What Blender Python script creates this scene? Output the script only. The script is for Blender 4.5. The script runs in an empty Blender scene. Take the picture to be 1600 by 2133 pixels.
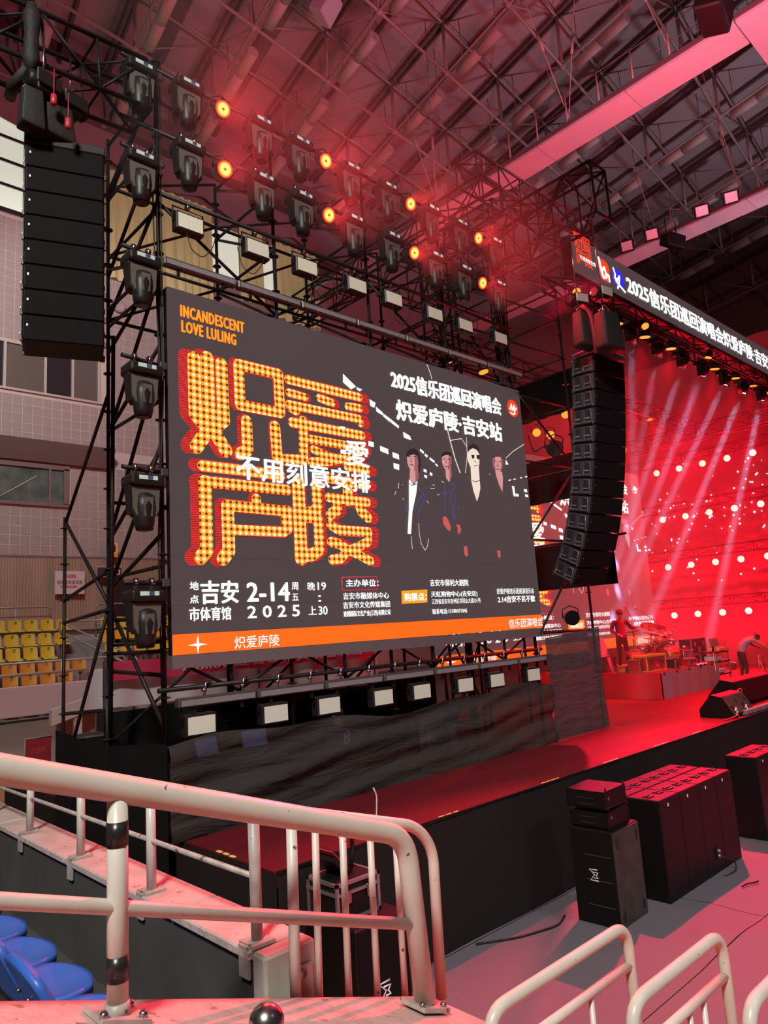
import bpy, bmesh, math, random
from mathutils import Vector, Matrix, Euler
random.seed(7)
PI = math.pi
scene = bpy.context.scene
COL = scene.collection

# ------------------------------------------------------------------ camera
cam_data = bpy.data.cameras.new('camera')
cam = bpy.data.objects.new('camera', cam_data)
COL.objects.link(cam)
cam_data.sensor_fit = 'HORIZONTAL'
cam_data.sensor_width = 36.0
cam_data.lens = 1490.0 / 1600.0 * 36.0
cam_data.clip_start = 0.05
cam_data.clip_end = 300.0
CR = [[0.732365, 0.06525, 0.677779], [-0.677822, 0.164594, 0.716566], [-0.064802, -0.984201, 0.164771]]
cam.matrix_world = Matrix((
    (CR[0][0], -CR[0][1], -CR[0][2], 0.0),
    (CR[1][0], -CR[1][1], -CR[1][2], 0.0),
    (CR[2][0], -CR[2][1], -CR[2][2], 3.2),
    (0, 0, 0, 1)))
scene.camera = cam

# ------------------------------------------------------------------ world, view, large lamps
world = bpy.data.worlds.new('hall_air')
scene.world = world
world.use_nodes = True
wb = world.node_tree.nodes['Background']
wb.inputs[0].default_value = (0.75, 0.62, 0.66, 1)
wb.inputs[1].default_value = 0.05
scene.view_settings.view_transform = 'Standard'
scene.view_settings.look = 'None'
scene.view_settings.exposure = 0.0
scene.view_settings.gamma = 1.0
scene.view_settings.use_curve_mapping = False
cy = scene.cycles
cy.max_bounces = 4
cy.diffuse_bounces = 2
cy.glossy_bounces = 2
cy.transmission_bounces = 2
cy.transparent_max_bounces = 6
cy.volume_bounces = 0
cy.caustics_reflective = False
cy.caustics_refractive = False
cy.sample_clamp_indirect = 4.0
cy.use_denoising = True
cy.volume_step_rate = 4.0
cy.volume_max_steps = 64

def area(name, loc, aim, size, power, col):
    l = bpy.data.lights.new(name, 'AREA')
    l.shape = 'DISK'; l.size = size; l.energy = power; l.color = col
    o = bpy.data.objects.new(name, l); COL.objects.link(o)
    o.location = loc
    o.rotation_euler = (Vector(aim) - Vector(loc)).to_track_quat('-Z', 'Y').to_euler()
    return o

def spot(name, loc, aim, power, col, angle, blend=0.4, r=0.06, parent=None):
    l = bpy.data.lights.new(name, 'SPOT')
    l.energy = power; l.color = col; l.spot_size = math.radians(angle); l.spot_blend = blend; l.shadow_soft_size = r
    o = bpy.data.objects.new(name, l); COL.objects.link(o)
    o.location = loc
    o.rotation_euler = (Vector(aim) - Vector(loc)).to_track_quat('-Z', 'Y').to_euler()
    if parent:
        o.parent = parent; o.matrix_parent_inverse = Matrix.Translation(-Vector(parent.location))
    return o

# house floodlights of the hall, above and behind the stand; the last is an added uplight
spot('house_light_rear', (-7, -4, 15), (3, 5, 3), 11500, (1.0, 0.97, 0.88), 64, 0.6, 1.2)
spot('house_light_floor', (9, -12, 17), (9, 2, 0), 3500, (0.86, 0.88, 1.0), 46, 0.6, 1.2)
spot('house_light_stand', (4, 15, 18), (9, 26, 9), 4900, (1.0, 0.90, 0.84), 110, 0.6, 1.2)
spot('far_roof_fill', (34, 0, 9), (29, 5, 28), 5200, (0.85, 0.74, 0.92), 110, 0.7, 1.0)  # added fill that brightens the dark far end of the roof
# added area lamp standing in for red stage light bounced into the roof
area('roof_bounce_fill', (12, 3.0, 11.5), (13, 6, 28), 3.0, 2300, (1.0, 0.20, 0.29))

# ------------------------------------------------------------------ materials
MATS = {}
def M(name, col, rough=0.5, metal=0.0, noise=None, bump=None, emit=None, estr=0.0, spec=0.5, sample=False, stretch=None):
    m = bpy.data.materials.new(name); m.use_nodes = True
    nt = m.node_tree; b = nt.nodes['Principled BSDF']
    b.inputs['Base Color'].default_value = (*col, 1)
    b.inputs['Roughness'].default_value = rough
    b.inputs['Metallic'].default_value = metal
    b.inputs['Specular IOR Level'].default_value = spec
    if noise or bump:
        tc = nt.nodes.new('ShaderNodeTexCoord')
        src = tc.outputs['Object']
        if stretch:
            mp = nt.nodes.new('ShaderNodeMapping'); mp.inputs['Scale'].default_value = stretch
            nt.links.new(src, mp.inputs[0]); src = mp.outputs[0]
    if noise:
        sc, amt, col2 = noise
        nz = nt.nodes.new('ShaderNodeTexNoise'); nz.inputs['Scale'].default_value = sc; nz.inputs['Detail'].default_value = 5
        nt.links.new(src, nz.inputs['Vector'])
        rp = nt.nodes.new('ShaderNodeValToRGB')
        rp.color_ramp.elements[0].position = 0.5 - amt; rp.color_ramp.elements[1].position = 0.5 + amt
        rp.color_ramp.elements[0].color = (*col2, 1); rp.color_ramp.elements[1].color = (*col, 1)
        nt.links.new(nz.outputs['Fac'], rp.inputs[0]); nt.links.new(rp.outputs[0], b.inputs['Base Color'])
    if bump:
        sc, st = bump
        nz2 = nt.nodes.new('ShaderNodeTexNoise'); nz2.inputs['Scale'].default_value = sc; nz2.inputs['Detail'].default_value = 4
        nt.links.new(src, nz2.inputs['Vector'])
        bp = nt.nodes.new('ShaderNodeBump'); bp.inputs['Strength'].default_value = st; bp.inputs['Distance'].default_value = 0.02
        nt.links.new(nz2.outputs['Fac'], bp.inputs['Height']); nt.links.new(bp.outputs[0], b.inputs['Normal'])
    if emit:
        b.inputs['Emission Color'].default_value = (*emit, 1); b.inputs['Emission Strength'].default_value = estr
        m.cycles.emission_sampling = 'AUTO' if sample else 'NONE'
    MATS[name] = m
    return m

M('steel', (0.022, 0.017, 0.019), 0.45, 0.3, spec=0.35)
M('steel_grey', (0.12, 0.10, 0.10), 0.45, 0.5)
M('truss_black', (0.018, 0.014, 0.017), 0.5, 0.1, spec=0.3)
M('black_plastic', (0.010, 0.008, 0.009), 0.45, spec=0.3)
M('cabinet', (0.0065, 0.0045, 0.005), 0.48, spec=0.3, bump=(160, 0.15))
M('cabinet_worn', (0.075, 0.068, 0.06), 0.6, spec=0.3, noise=(5, 0.2, (0.045, 0.04, 0.036)))
M('grille', (0.008, 0.006, 0.007), 0.8, spec=0.15)
M('array_rear', (0.05, 0.045, 0.065), 0.5, spec=0.35)
M('grey_plastic', (0.13, 0.115, 0.105), 0.5, spec=0.3)
M('dark_plastic', (0.018, 0.014, 0.015), 0.42, spec=0.35)
M('chrome', (0.6, 0.58, 0.58), 0.25, 1.0)
M('alu', (0.46, 0.44, 0.45), 0.4, 0.8)
M('batten_face', (0.34, 0.33, 0.36), 0.35, 0.3)
M('diffuser', (0.82, 0.86, 0.72), 0.5)
M('paint', (0.70, 0.67, 0.59), 0.32, noise=(9, 0.32, (0.60, 0.56, 0.49)))
M('paint_dirty', (0.50, 0.46, 0.42), 0.42, noise=(14, 0.22, (0.30, 0.26, 0.24)))
M('tape_black', (0.02, 0.018, 0.018), 0.28)
M('concrete_lit_top', (0.58, 0.47, 0.44), 0.8, noise=(7, 0.25, (0.42, 0.32, 0.29)), bump=(30, 0.3))  # pale pinkish tone puts the pink light on the tops into the colour
M('concrete_shaded', (0.085, 0.08, 0.078), 0.9, spec=0.15, noise=(3, 0.3, (0.055, 0.052, 0.05)))  # dark tone puts the shade on the concrete faces into the colour
M('pillar_paint', (0.52, 0.52, 0.45), 0.7, noise=(8, 0.25, (0.36, 0.34, 0.30)))
M('seat_blue', (0.03, 0.14, 0.62), 0.38, noise=(6, 0.3, (0.05, 0.13, 0.5)))
M('seat_yellow', (0.58, 0.43, 0.03), 0.45)
M('seat_orange', (0.52, 0.23, 0.03), 0.45)
M('carpet', (0.19, 0.17, 0.195), 0.95, noise=(240, 0.3, (0.145, 0.13, 0.15)), bump=(1.1, 1.0), spec=0.1)
M('wood_floor', (0.45, 0.20, 0.07), 0.35, noise=(4, 0.3, (0.34, 0.14, 0.05)), stretch=(0.3, 4, 1))
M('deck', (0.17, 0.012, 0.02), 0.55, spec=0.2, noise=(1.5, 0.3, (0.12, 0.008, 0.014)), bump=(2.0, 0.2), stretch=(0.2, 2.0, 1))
M('skirt', (0.024, 0.019, 0.019), 0.9, spec=0.1, bump=(1.3, 0.4), stretch=(2.0, 1, 0.2))
M('yellow_tape', (0.85, 0.62, 0.16), 0.5, emit=(1.0, 0.7, 0.2), estr=0.15)  # tape given a faint glow of its own, though it is no lamp
M('drape_red', (0.55, 0.02, 0.035), 0.6)
M('riser_front', (0.28, 0.22, 0.25), 0.5)
M('roof_panel', (0.40, 0.33, 0.33), 0.8, noise=(0.6, 0.3, (0.34, 0.27, 0.27)))
M('roof_purlin', (0.12, 0.085, 0.085), 0.7)
M('roof_steel', (0.36, 0.29, 0.26), 0.55)
M('baffle', (0.46, 0.38, 0.34), 0.6)
M('catwalk_white', (0.56, 0.50, 0.55), 0.7, noise=(0.9, 0.3, (0.48, 0.42, 0.47)))
M('catwalk_dark', (0.10, 0.075, 0.08), 0.7)
M('plaster', (0.44, 0.38, 0.38), 0.85, noise=(0.5, 0.3, (0.36, 0.30, 0.30)), stretch=(2, 1, 0.3))
M('tile', (0.42, 0.38, 0.37), 0.75, noise=(0.35, 0.3, (0.33, 0.29, 0.285)))
M('grout', (0.60, 0.55, 0.53), 0.8)
M('ledge', (0.20, 0.155, 0.155), 0.8)
M('wood_panel', (0.46, 0.34, 0.25), 0.6, noise=(0.8, 0.3, (0.34, 0.25, 0.19)), stretch=(3, 1, 0.4))
M('win_frame', (0.50, 0.50, 0.47), 0.5)
M('win_dark', (0.035, 0.03, 0.035), 0.2)
M('win_green', (0.18, 0.23, 0.22), 0.12, noise=(1.2, 0.2, (0.05, 0.07, 0.07)))
M('daylight', (0.7, 0.8, 0.7), 0.3, emit=(0.72, 0.86, 0.70), estr=0.62)
M('curtain_pale', (0.55, 0.48, 0.27), 0.8, noise=(1.6, 0.22, (0.34, 0.28, 0.17)), emit=(0.80, 0.68, 0.30), estr=0.17, stretch=(3, 1, 0.2))  # yellow glow put into the cloth, though it is no lamp
M('stand_wall', (0.46, 0.33, 0.35), 0.8, noise=(1, 0.3, (0.40, 0.28, 0.30)))
M('stand_step', (0.26, 0.235, 0.225), 0.85)
M('rail_grey', (0.36, 0.31, 0.29), 0.5, 0.3)
M('paper', (0.66, 0.62, 0.66), 0.8)
M('sign_yellow', (0.85, 0.68, 0.10), 0.6)
M('sign_navy', (0.05, 0.04, 0.07), 0.5)
M('ink', (0.015, 0.012, 0.012), 0.6)
M('ink_white', (0.85, 0.83, 0.84), 0.6)
M('ink_red', (0.55, 0.05, 0.06), 0.6)
M('board_red', (0.30, 0.02, 0.03), 0.5)
M('banner_red', (0.55, 0.03, 0.10), 0.7)
M('cloth_white', (0.62, 0.56, 0.60), 0.8)
M('cloth_black', (0.012, 0.010, 0.011), 0.95, spec=0.1)
M('skin', (0.62, 0.36, 0.27), 0.6)
M('hair', (0.02, 0.014, 0.014), 0.6)
M('jacket', (0.07, 0.03, 0.035), 0.7)
M('shirt_red', (0.42, 0.08, 0.09), 0.8)
M('shirt_grey', (0.34, 0.28, 0.38), 0.8)
M('shirt_navy', (0.03, 0.035, 0.06), 0.8)
M('trousers', (0.05, 0.03, 0.035), 0.8)
M('case_red', (0.42, 0.02, 0.02), 0.5)
M('case_orange', (0.75, 0.36, 0.08), 0.5)
M('case_yellow', (0.80, 0.65, 0.08), 0.5)
M('drum_shell', (0.45, 0.10, 0.03), 0.35)
M('drum_head', (0.06, 0.03, 0.035), 0.5)
M('drum_white', (0.75, 0.66, 0.66), 0.5)
M('cymbal', (0.65, 0.42, 0.30), 0.3, 0.8)
M('amp_cloth', (0.16, 0.11, 0.12), 0.8)
M('bag', (0.016, 0.015, 0.016), 0.7, bump=(14, 0.5))
M('motor_red', (0.45, 0.03, 0.05), 0.45)
M('rubber', (0.012, 0.011, 0.011), 0.6)
M('star_cloth', (0.36, 0.10, 0.11), 0.95, noise=(0.5, 0.3, (0.28, 0.07, 0.08)))  # red light put into the colour; the cloth itself is black
M('panel_led_off', (0.05, 0.042, 0.047), 0.5)
def chips(name, scale, thr, col):
    """Small chipped spots of bare metal in a paint material."""
    nt = MATS[name].node_tree; b = nt.nodes['Principled BSDF']; old = b.inputs['Base Color'].links[0].from_socket
    tc = nt.nodes.new('ShaderNodeTexCoord'); nz = nt.nodes.new('ShaderNodeTexNoise'); nz.inputs['Scale'].default_value = scale; nz.inputs['Detail'].default_value = 3
    gt = nt.nodes.new('ShaderNodeMath'); gt.operation = 'GREATER_THAN'; gt.inputs[1].default_value = thr
    mx = nt.nodes.new('ShaderNodeMix'); mx.data_type = 'RGBA'; mx.inputs[7].default_value = (*col, 1)
    nt.links.new(tc.outputs['Object'], nz.inputs['Vector']); nt.links.new(nz.outputs['Fac'], gt.inputs[0]); nt.links.new(gt.outputs[0], mx.inputs[0])
    nt.links.new(old, mx.inputs[6]); nt.links.new(mx.outputs[2], b.inputs['Base Color'])
chips('paint', 26, 0.73, (0.13, 0.10, 0.085)); chips('paint_dirty', 20, 0.66, (0.12, 0.09, 0.075)); chips('concrete_lit_top', 22, 0.68, (0.28, 0.2, 0.17))
# light sources
M('led_back', (0.022, 0.018, 0.019), 0.6, spec=0.2, emit=(0.95, 0.66, 0.70), estr=0.07)
M('led_white', (0.1, 0.1, 0.1), 0.5, emit=(1.0, 1.0, 1.0), estr=1.25)
M('led_orange', (0.1, 0.05, 0.01), 0.5, emit=(1.0, 0.13, 0.005), estr=1.0, sample=True)
M('led_amber', (0.1, 0.05, 0.01), 0.5, emit=(1.0, 0.36, 0.01), estr=1.0)
M('led_skin', (0.1, 0.05, 0.05), 0.5, emit=(0.78, 0.36, 0.36), estr=0.8)
M('led_skin_dark', (0.1, 0.04, 0.04), 0.5, emit=(0.40, 0.13, 0.14), estr=0.75)
M('led_skin_pale', (0.1, 0.09, 0.08), 0.5, emit=(0.95, 0.78, 0.66), estr=0.9)
M('led_hand', (0.1, 0.03, 0.03), 0.5, emit=(0.75, 0.12, 0.12), estr=0.75)
M('led_black', (0.02, 0.02, 0.02), 0.6, emit=(0.6, 0.5, 0.5), estr=0.02)
M('led_line', (0.02, 0.01, 0.01), 0.5, emit=(0.3, 0.1, 0.1), estr=0.3)
M('led_blue', (0.02, 0.02, 0.1), 0.5, emit=(0.10, 0.12, 0.45), estr=0.6)
M('led_bluelogo', (0.02, 0.02, 0.1), 0.5, emit=(0.03, 0.02, 0.75), estr=1.0)
M('led_redlogo', (0.1, 0.02, 0.01), 0.5, emit=(1.0, 0.05, 0.005), estr=1.0)
M('led_boxred', (0.1, 0.02, 0.02), 0.5, emit=(0.8, 0.03, 0.06), estr=0.8)
M('display', (0.1, 0.1, 0.1), 0.3, emit=(0.80, 0.92, 0.78), estr=0.5)
M('display_dark', (0.02, 0.02, 0.03), 0.3, emit=(0.3, 0.3, 0.6), estr=0.15)
M('lens_white', (0.8, 0.8, 0.9), 0.2, emit=(0.9, 0.93, 1.0), estr=4.0)
M('lens_star', (0.8, 0.5, 0.4), 0.2, emit=(1.0, 0.74, 0.55), estr=1.5)
M('lens_warm', (0.8, 0.3, 0.1), 0.2, emit=(1.0, 0.28, 0.03), estr=1.6)
M('star_dot', (0.8, 0.7, 0.8), 0.2, emit=(1.0, 0.75, 0.85), estr=1.6)
M('motor_lit', (0.62, 0.68, 0.62), 0.5)  # no emission; pale colour stands in for light on the hoist covers
M('screen_blue', (0.05, 0.05, 0.1), 0.3, emit=(0.35, 0.34, 0.75), estr=0.55)

def ring_lamp(name, rad, c_in, c_mid, c_out, s):
    """Lamp face: emission by distance from the lamp's own axis (object space)."""
    m = bpy.data.materials.new(name); m.use_nodes = True
    nt = m.node_tree; b = nt.nodes['Principled BSDF']; b.inputs['Base Color'].default_value = (.03, .02, .02, 1)
    tc = nt.nodes.new('ShaderNodeTexCoord'); ln = nt.nodes.new('ShaderNodeVectorMath'); ln.operation = 'LENGTH'
    mp = nt.nodes.new('ShaderNodeMapping'); mp.inputs['Scale'].default_value = (1 / rad, 0, 1 / rad)
    nt.links.new(tc.outputs['Object'], mp.inputs[0]); nt.links.new(mp.outputs[0], ln.inputs[0])
    rp = nt.nodes.new('ShaderNodeValToRGB')
    e = rp.color_ramp.elements
    e[0].position = 0.0; e[0].color = (0.25, 0.06, 0.0, 1)
    e[1].position = 1.0; e[1].color = (*c_out, 1)
    for p, c in ((0.14, (0.3, 0.08, 0.0)), (0.2, c_in), (0.62, c_in), (0.8, c_mid)):
        n = e.new(p); n.color = (*c, 1)
    nt.links.new(ln.outputs['Value'], rp.inputs[0]); nt.links.new(rp.outputs[0], b.inputs['Emission Color'])
    b.inputs['Emission Strength'].default_value = s
    m.cycles.emission_sampling = 'NONE'
    MATS[name] = m
ring_lamp('par_face', 0.105, (1.0, 0.62, 0.12), (1.0, 0.12, 0.01), (0.9, 0.0, 0.0), 1.5)

def bulb_mat(name):
    """Marquee bulbs: bright diamonds and dark sockets on amber, in the screen's own plane."""
    m = bpy.data.materials.new(name); m.use_nodes = True
    nt = m.node_tree; b = nt.nodes['Principled BSDF']; N = nt.nodes.new; L = nt.links.new; b.inputs['Base Color'].default_value = (.03, .02, .02, 1)
    tc = N('ShaderNodeTexCoord'); sp = N('ShaderNodeSeparateXYZ'); L(tc.outputs['Object'], sp.inputs[0])
    def mth(op, a, bb=None, c=None):
        n = N('ShaderNodeMath'); n.operation = op
        for i, v in enumerate((a, bb, c)):
            if v is None: continue
            if isinstance(v, (int, float)): n.inputs[i].default_value = v
            else: L(v, n.inputs[i])
        return n.outputs[0]
    P = 0.0785
    def cell(off):
        gx = mth('SUBTRACT', mth('FRACT', mth('ADD', mth('DIVIDE', sp.outputs[0], P), off)), 0.5)
        gz = mth('SUBTRACT', mth('FRACT', mth('ADD', mth('DIVIDE', sp.outputs[2], P), off)), 0.5)
        return gx, gz
    ax, az = cell(0.0); bx, bz = cell(0.5)
    dark = mth('LESS_THAN', mth('ADD', mth('MULTIPLY', ax, ax), mth('MULTIPLY', az, az)), 0.042)
    dia = mth('ADD', mth('ABSOLUTE', bx), mth('ABSOLUTE', bz))
    mr = N('ShaderNodeMapRange'); L(dia, mr.inputs[0])
    mr.inputs[1].default_value = 0.42; mr.inputs[2].default_value = 0.24; mr.inputs[3].default_value = 0; mr.inputs[4].default_value = 1
    mx = N('ShaderNodeMix'); mx.data_type = 'RGBA'; L(mr.outputs[0], mx.inputs[0])
    mx.inputs[6].default_value = (1.0, 0.36, 0.004, 1); mx.inputs[7].default_value = (1.0, 0.92, 0.55, 1)
    m2 = N('ShaderNodeMix'); m2.data_type = 'RGBA'; L(dark, m2.inputs[0]); L(mx.outputs[2], m2.inputs[6]); m2.inputs[7].default_value = (0.16, 0.004, 0.004, 1)
    L(m2.outputs[2], b.inputs['Emission Color']); b.inputs['Emission Strength'].default_value = 1.0
    m.cycles.emission_sampling = 'NONE'
    MATS[name] = m
bulb_mat('led_bulbs')

def stripe_mat(name):
    m = bpy.data.materials.new(name); m.use_nodes = True
    nt = m.node_tree; b = nt.nodes['Principled BSDF']; N = nt.nodes.new; L = nt.links.new; b.inputs['Base Color'].default_value = (.03, .02, .02, 1)
    tc = N('ShaderNodeTexCoord'); sp = N('ShaderNodeSeparateXYZ'); L(tc.outputs['Object'], sp.inputs[0])
    d = N('ShaderNodeMath'); d.operation = 'DIVIDE'; L(sp.outputs[2], d.inputs[0]); d.inputs[1].default_value = 0.0196
    f = N('ShaderNodeMath'); f.operation = 'FRACT'; L(d.outputs[0], f.inputs[0])
    g = N('ShaderNodeMath'); g.operation = 'GREATER_THAN'; L(f.outputs[0], g.inputs[0]); g.inputs[1].default_value = 0.45
    mx = N('ShaderNodeMix'); mx.data_type = 'RGBA'; L(g.outputs[0], mx.inputs[0])
    mx.inputs[6].default_value = (0.22, 0.003, 0.004, 1); mx.inputs[7].default_value = (0.95, 0.03, 0.03, 1)
    L(mx.outputs[2], b.inputs['Emission Color']); b.inputs['Emission Strength'].default_value = 0.9
    m.cycles.emission_sampling = 'NONE'
    MATS[name] = m
stripe_mat('led_stripes')

def mesh_cloth(name, col, alpha):
    m = bpy.data.materials.new(name); m.use_nodes = True
    nt = m.node_tree; b = nt.nodes['Principled BSDF']
    b.inputs['Base Color'].default_value = (*col, 1); b.inputs['Roughness'].default_value = 0.8
    out = nt.nodes['Material Output']; tr = nt.nodes.new('ShaderNodeBsdfTransparent'); mx = nt.nodes.new('ShaderNodeMixShader')
    mx.inputs[0].default_value = alpha
    tc = nt.nodes.new('ShaderNodeTexCoord'); mp = nt.nodes.new('ShaderNodeMapping'); mp.inputs['Scale'].default_value = (1.2, 1.0, 5.0); mp.inputs['Rotation'].default_value = (0, 0.35, 0)
    nz = nt.nodes.new('ShaderNodeTexNoise'); nz.inputs['Scale'].default_value = 1.6; nz.inputs['Detail'].default_value = 6; nz.inputs['Distortion'].default_value = 0.6
    bp = nt.nodes.new('ShaderNodeBump'); bp.inputs['Strength'].default_value = 0.7; bp.inputs['Distance'].default_value = 0.08
    nt.links.new(tc.outputs['Object'], mp.inputs[0]); nt.links.new(mp.outputs[0], nz.inputs['Vector']); nt.links.new(nz.outputs['Fac'], bp.inputs['Height']); nt.links.new(bp.outputs[0], b.inputs['Normal'])
    nt.links.new(tr.outputs[0], mx.inputs[1]); nt.links.new(b.outputs[0], mx.inputs[2]); nt.links.new(mx.outputs[0], out.inputs[0])
    MATS[name] = m
mesh_cloth('gauze', (0.034, 0.03, 0.027), 0.91)
mesh_cloth('gauze_tall', (0.06, 0.05, 0.06), 0.92)

def haze_mat(name, dens, col):
    m = bpy.data.materials.new(name); m.use_nodes = True
    nt = m.node_tree; nt.nodes.remove(nt.nodes['Principled BSDF'])
    v = nt.nodes.new('ShaderNodeVolumeScatter')
    v.inputs['Color'].default_value = (*col, 1); v.inputs['Density'].default_value = dens; v.inputs['Anisotropy'].default_value = 0.2
    nt.links.new(v.outputs[0], nt.nodes['Material Output'].inputs['Volume'])
    MATS[name] = m
haze_mat('haze', 0.02, (1, 1, 1))
haze_mat('haze_thin', 0.022, (1, 1, 1))

# ------------------------------------------------------------------ mesh helpers
class MB:
    """Collects shapes; build() links them as ONE mesh object. off: world point that becomes the object's origin."""
    def __init__(s, off=(0, 0, 0)):
        s.bm = bmesh.new(); s.off = Vector(off)
    def v(s, p): return s.bm.verts.new(Vector(p) - s.off)
    def face(s, vs, mi=0, smooth=False):
        try: f = s.bm.faces.new(vs)
        except ValueError: return None
        f.material_index = mi; f.smooth = smooth
        return f
    def poly(s, pts, mi=0): return s.face([s.v(p) for p in pts], mi)
    def box(s, c, size, mi=0, rot=None, bev=0.0, seg=1):
        t = bmesh.new(); bmesh.ops.create_cube(t, size=1.0)
        bmesh.ops.scale(t, vec=size, verts=t.verts)
        if bev: bmesh.ops.bevel(t, geom=t.edges[:], offset=bev, segments=seg, affect='EDGES', profile=0.5)
        mt = Matrix.Translation(Vector(c) - s.off) @ (Euler(rot).to_matrix().to_4x4() if rot else Matrix())
        s.merge(t, mt, mi)
    def merge(s, t, mt, mi=None, smooth=None):
        mp = {}
        for a in t.verts: mp[a] = s.bm.verts.new(mt @ a.co)
        for f in t.faces:
            n = s.bm.faces.new([mp[a] for a in f.verts])
            n.material_index = f.material_index if mi is None else mi
            n.smooth = f.smooth if smooth is None else smooth
        t.free()
    def span(s, lo, hi, mi=0, bev=0.0):
        s.box([(a + b) / 2 for a, b in zip(lo, hi)], [abs(b - a) for a, b in zip(lo, hi)], mi, None, bev)
    def tube(s, pts, r, n=8, mi=0, caps=True, r1=None, closed=False):
        pts = [Vector(p) for p in pts]; k = len(pts); rings = []
        rs = [r + ((r1 if r1 is not None else r) - r) * i / max(1, k - 1) for i in range(k)]
        t0 = (pts[1] - pts[0]).normalized()
        up = Vector((0, 0, 1)) if abs(t0.z) < 0.9 else Vector((1, 0, 0))
        nrm = (up - t0 * up.dot(t0)).normalized()
        for i in range(k):
            if i == 0: t = pts[1] - pts[0]
            elif i == k - 1: t = pts[-1] - pts[-2]
            else: t = (pts[i + 1] - pts[i]).normalized() + (pts[i] - pts[i - 1]).normalized()
            t = t.normalized() if t.length > 1e-9 else t0
            nrm = (nrm - t * nrm.dot(t)).normalized(); bn = t.cross(nrm)
            rings.append([s.v(pts[i] + (nrm * math.cos(2 * PI * j / n) + bn * math.sin(2 * PI * j / n)) * rs[i]) for j in range(n)])
        for i in range(k - 1):
            for j in range(n):
                s.face([rings[i][j], rings[i][(j + 1) % n], rings[i + 1][(j + 1) % n], rings[i + 1][j]], mi, True)
        if caps:
            s.face(rings[0][::-1], mi); s.face(rings[-1], mi)
    def lathe(s, prof, c=(0, 0, 0), n=16, mi=0, axis='Z', mats=None):
        rings = []
        for r, h in prof:
            ring = []
            for j in range(n):
                a = 2 * PI * j / n; x, y = r * math.cos(a), r * math.sin(a)
                p = {'Z': (x, y, h), 'Y': (x, h, y), 'X': (h, x, y)}[axis]
                ring.append(s.v(Vector(c) + Vector(p)))
            rings.append(ring)
        for i in range(len(prof) - 1):
            for j in range(n):
                s.face([rings[i][j], rings[i][(j + 1) % n], rings[i + 1][(j + 1) % n], rings[i + 1][j]], mats[i] if mats else mi, True)
        s.face(rings[0][::-1], mats[0] if mats else mi); s.face(rings[-1], mats[-1] if mats else mi)
    def prism(s, pts, d, mi=0):
        """pts: 3D outline; d: extrusion vector."""
        d = Vector(d); a = [s.v(p) for p in pts]; b = [s.v(Vector(p) + d) for p in pts]; n = len(pts)
        s.face(a[::-1], mi); s.face(b, mi)
        for i in range(n): s.face([a[i], a[(i + 1) % n], b[(i + 1) % n], b[i]], mi)
    def ball(s, c, r, mi=0, seg=12, scale=(1, 1, 1)):
        t = bmesh.new(); bmesh.ops.create_uvsphere(t, u_segments=seg, v_segments=max(6, seg // 2), radius=r)
        s.merge(t, Matrix.Translation(Vector(c) - s.off) @ Matrix.Diagonal((*scale, 1)), mi, True)
    def grid(s, fn, nu, nv, mi=0, smooth=True):
        vs = [[s.v(fn(i / nu, j / nv)) for j in range(nv + 1)] for i in range(nu + 1)]
        for i in range(nu):
            for j in range(nv): s.face([vs[i][j], vs[i + 1][j], vs[i + 1][j + 1], vs[i][j + 1]], mi, smooth)
    def build(s, name, mats, parent=None, recalc=True):
        if recalc: bmesh.ops.recalc_face_normals(s.bm, faces=s.bm.faces)
        me = bpy.data.meshes.new(name); s.bm.to_mesh(me); s.bm.free()
        for m in (mats if isinstance(mats, (list, tuple)) else [mats]): me.materials.append(MATS[m])
        return link(name, me, parent, s.off if parent is None else None)

def link(name, me, parent=None, loc=None):
    o = bpy.data.objects.new(name, me); COL.objects.link(o)
    if parent: o.parent = parent
    if loc is not None: o.location = loc
    return o

def tag(o, label=None, cat=None, group=None, kind=None):
    if label: o['label'] = label
    if cat: o['category'] = cat
    if group: o['group'] = group
    if kind: o['kind'] = kind
    return o

def thing(name, label, cat, loc=(0, 0, 0), rz=0.0, group=None):
    o = bpy.data.objects.new(name, None); o.empty_display_size = 0.1; COL.objects.link(o)
    o.location = loc; o.rotation_euler = (0, 0, rz)
    return tag(o, label, cat, group)

def dup(root, loc=None, rz=None, label=None, group=None):
    r = root.copy(); COL.objects.link(r)
    if loc is not None: r.location = loc
    if rz is not None: r.rotation_euler = (0, 0, rz)
    if label: r['label'] = label
    if group: r['group'] = group
    for ch in list(root.children):
        if ch.type == 'LIGHT' or ch.type == 'MESH':
            c = ch.copy(); COL.objects.link(c); c.parent = r
            for g in ch.children:
                d = g.copy(); COL.objects.link(d); d.parent = c
    return r

def bend(pts, r=0.08, k=5):
    """Rounds the inner corners of a polyline."""
    pts = [Vector(p) for p in pts]; out = [pts[0]]
    for i in range(1, len(pts) - 1):
        a, b, c = pts[i - 1], pts[i], pts[i + 1]
        d1 = (a - b); d2 = (c - b); rr = min(r, d1.length * 0.48, d2.length * 0.48)
        p, q = b + d1.normalized() * rr, b + d2.normalized() * rr
        for j in range(k + 1):
            t = j / k; out.append(p * (1 - t) ** 2 + b * 2 * t * (1 - t) + q * t ** 2)
    out.append(pts[-1])
    return out

ORD = ['first', 'second', 'third', 'fourth', 'fifth', 'sixth', 'seventh', 'eighth', 'ninth', 'tenth', 'eleventh', 'twelfth',
       'thirteenth', 'fourteenth', 'fifteenth', 'sixteenth', 'seventeenth', 'eighteenth', 'nineteenth', 'twentieth']

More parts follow.
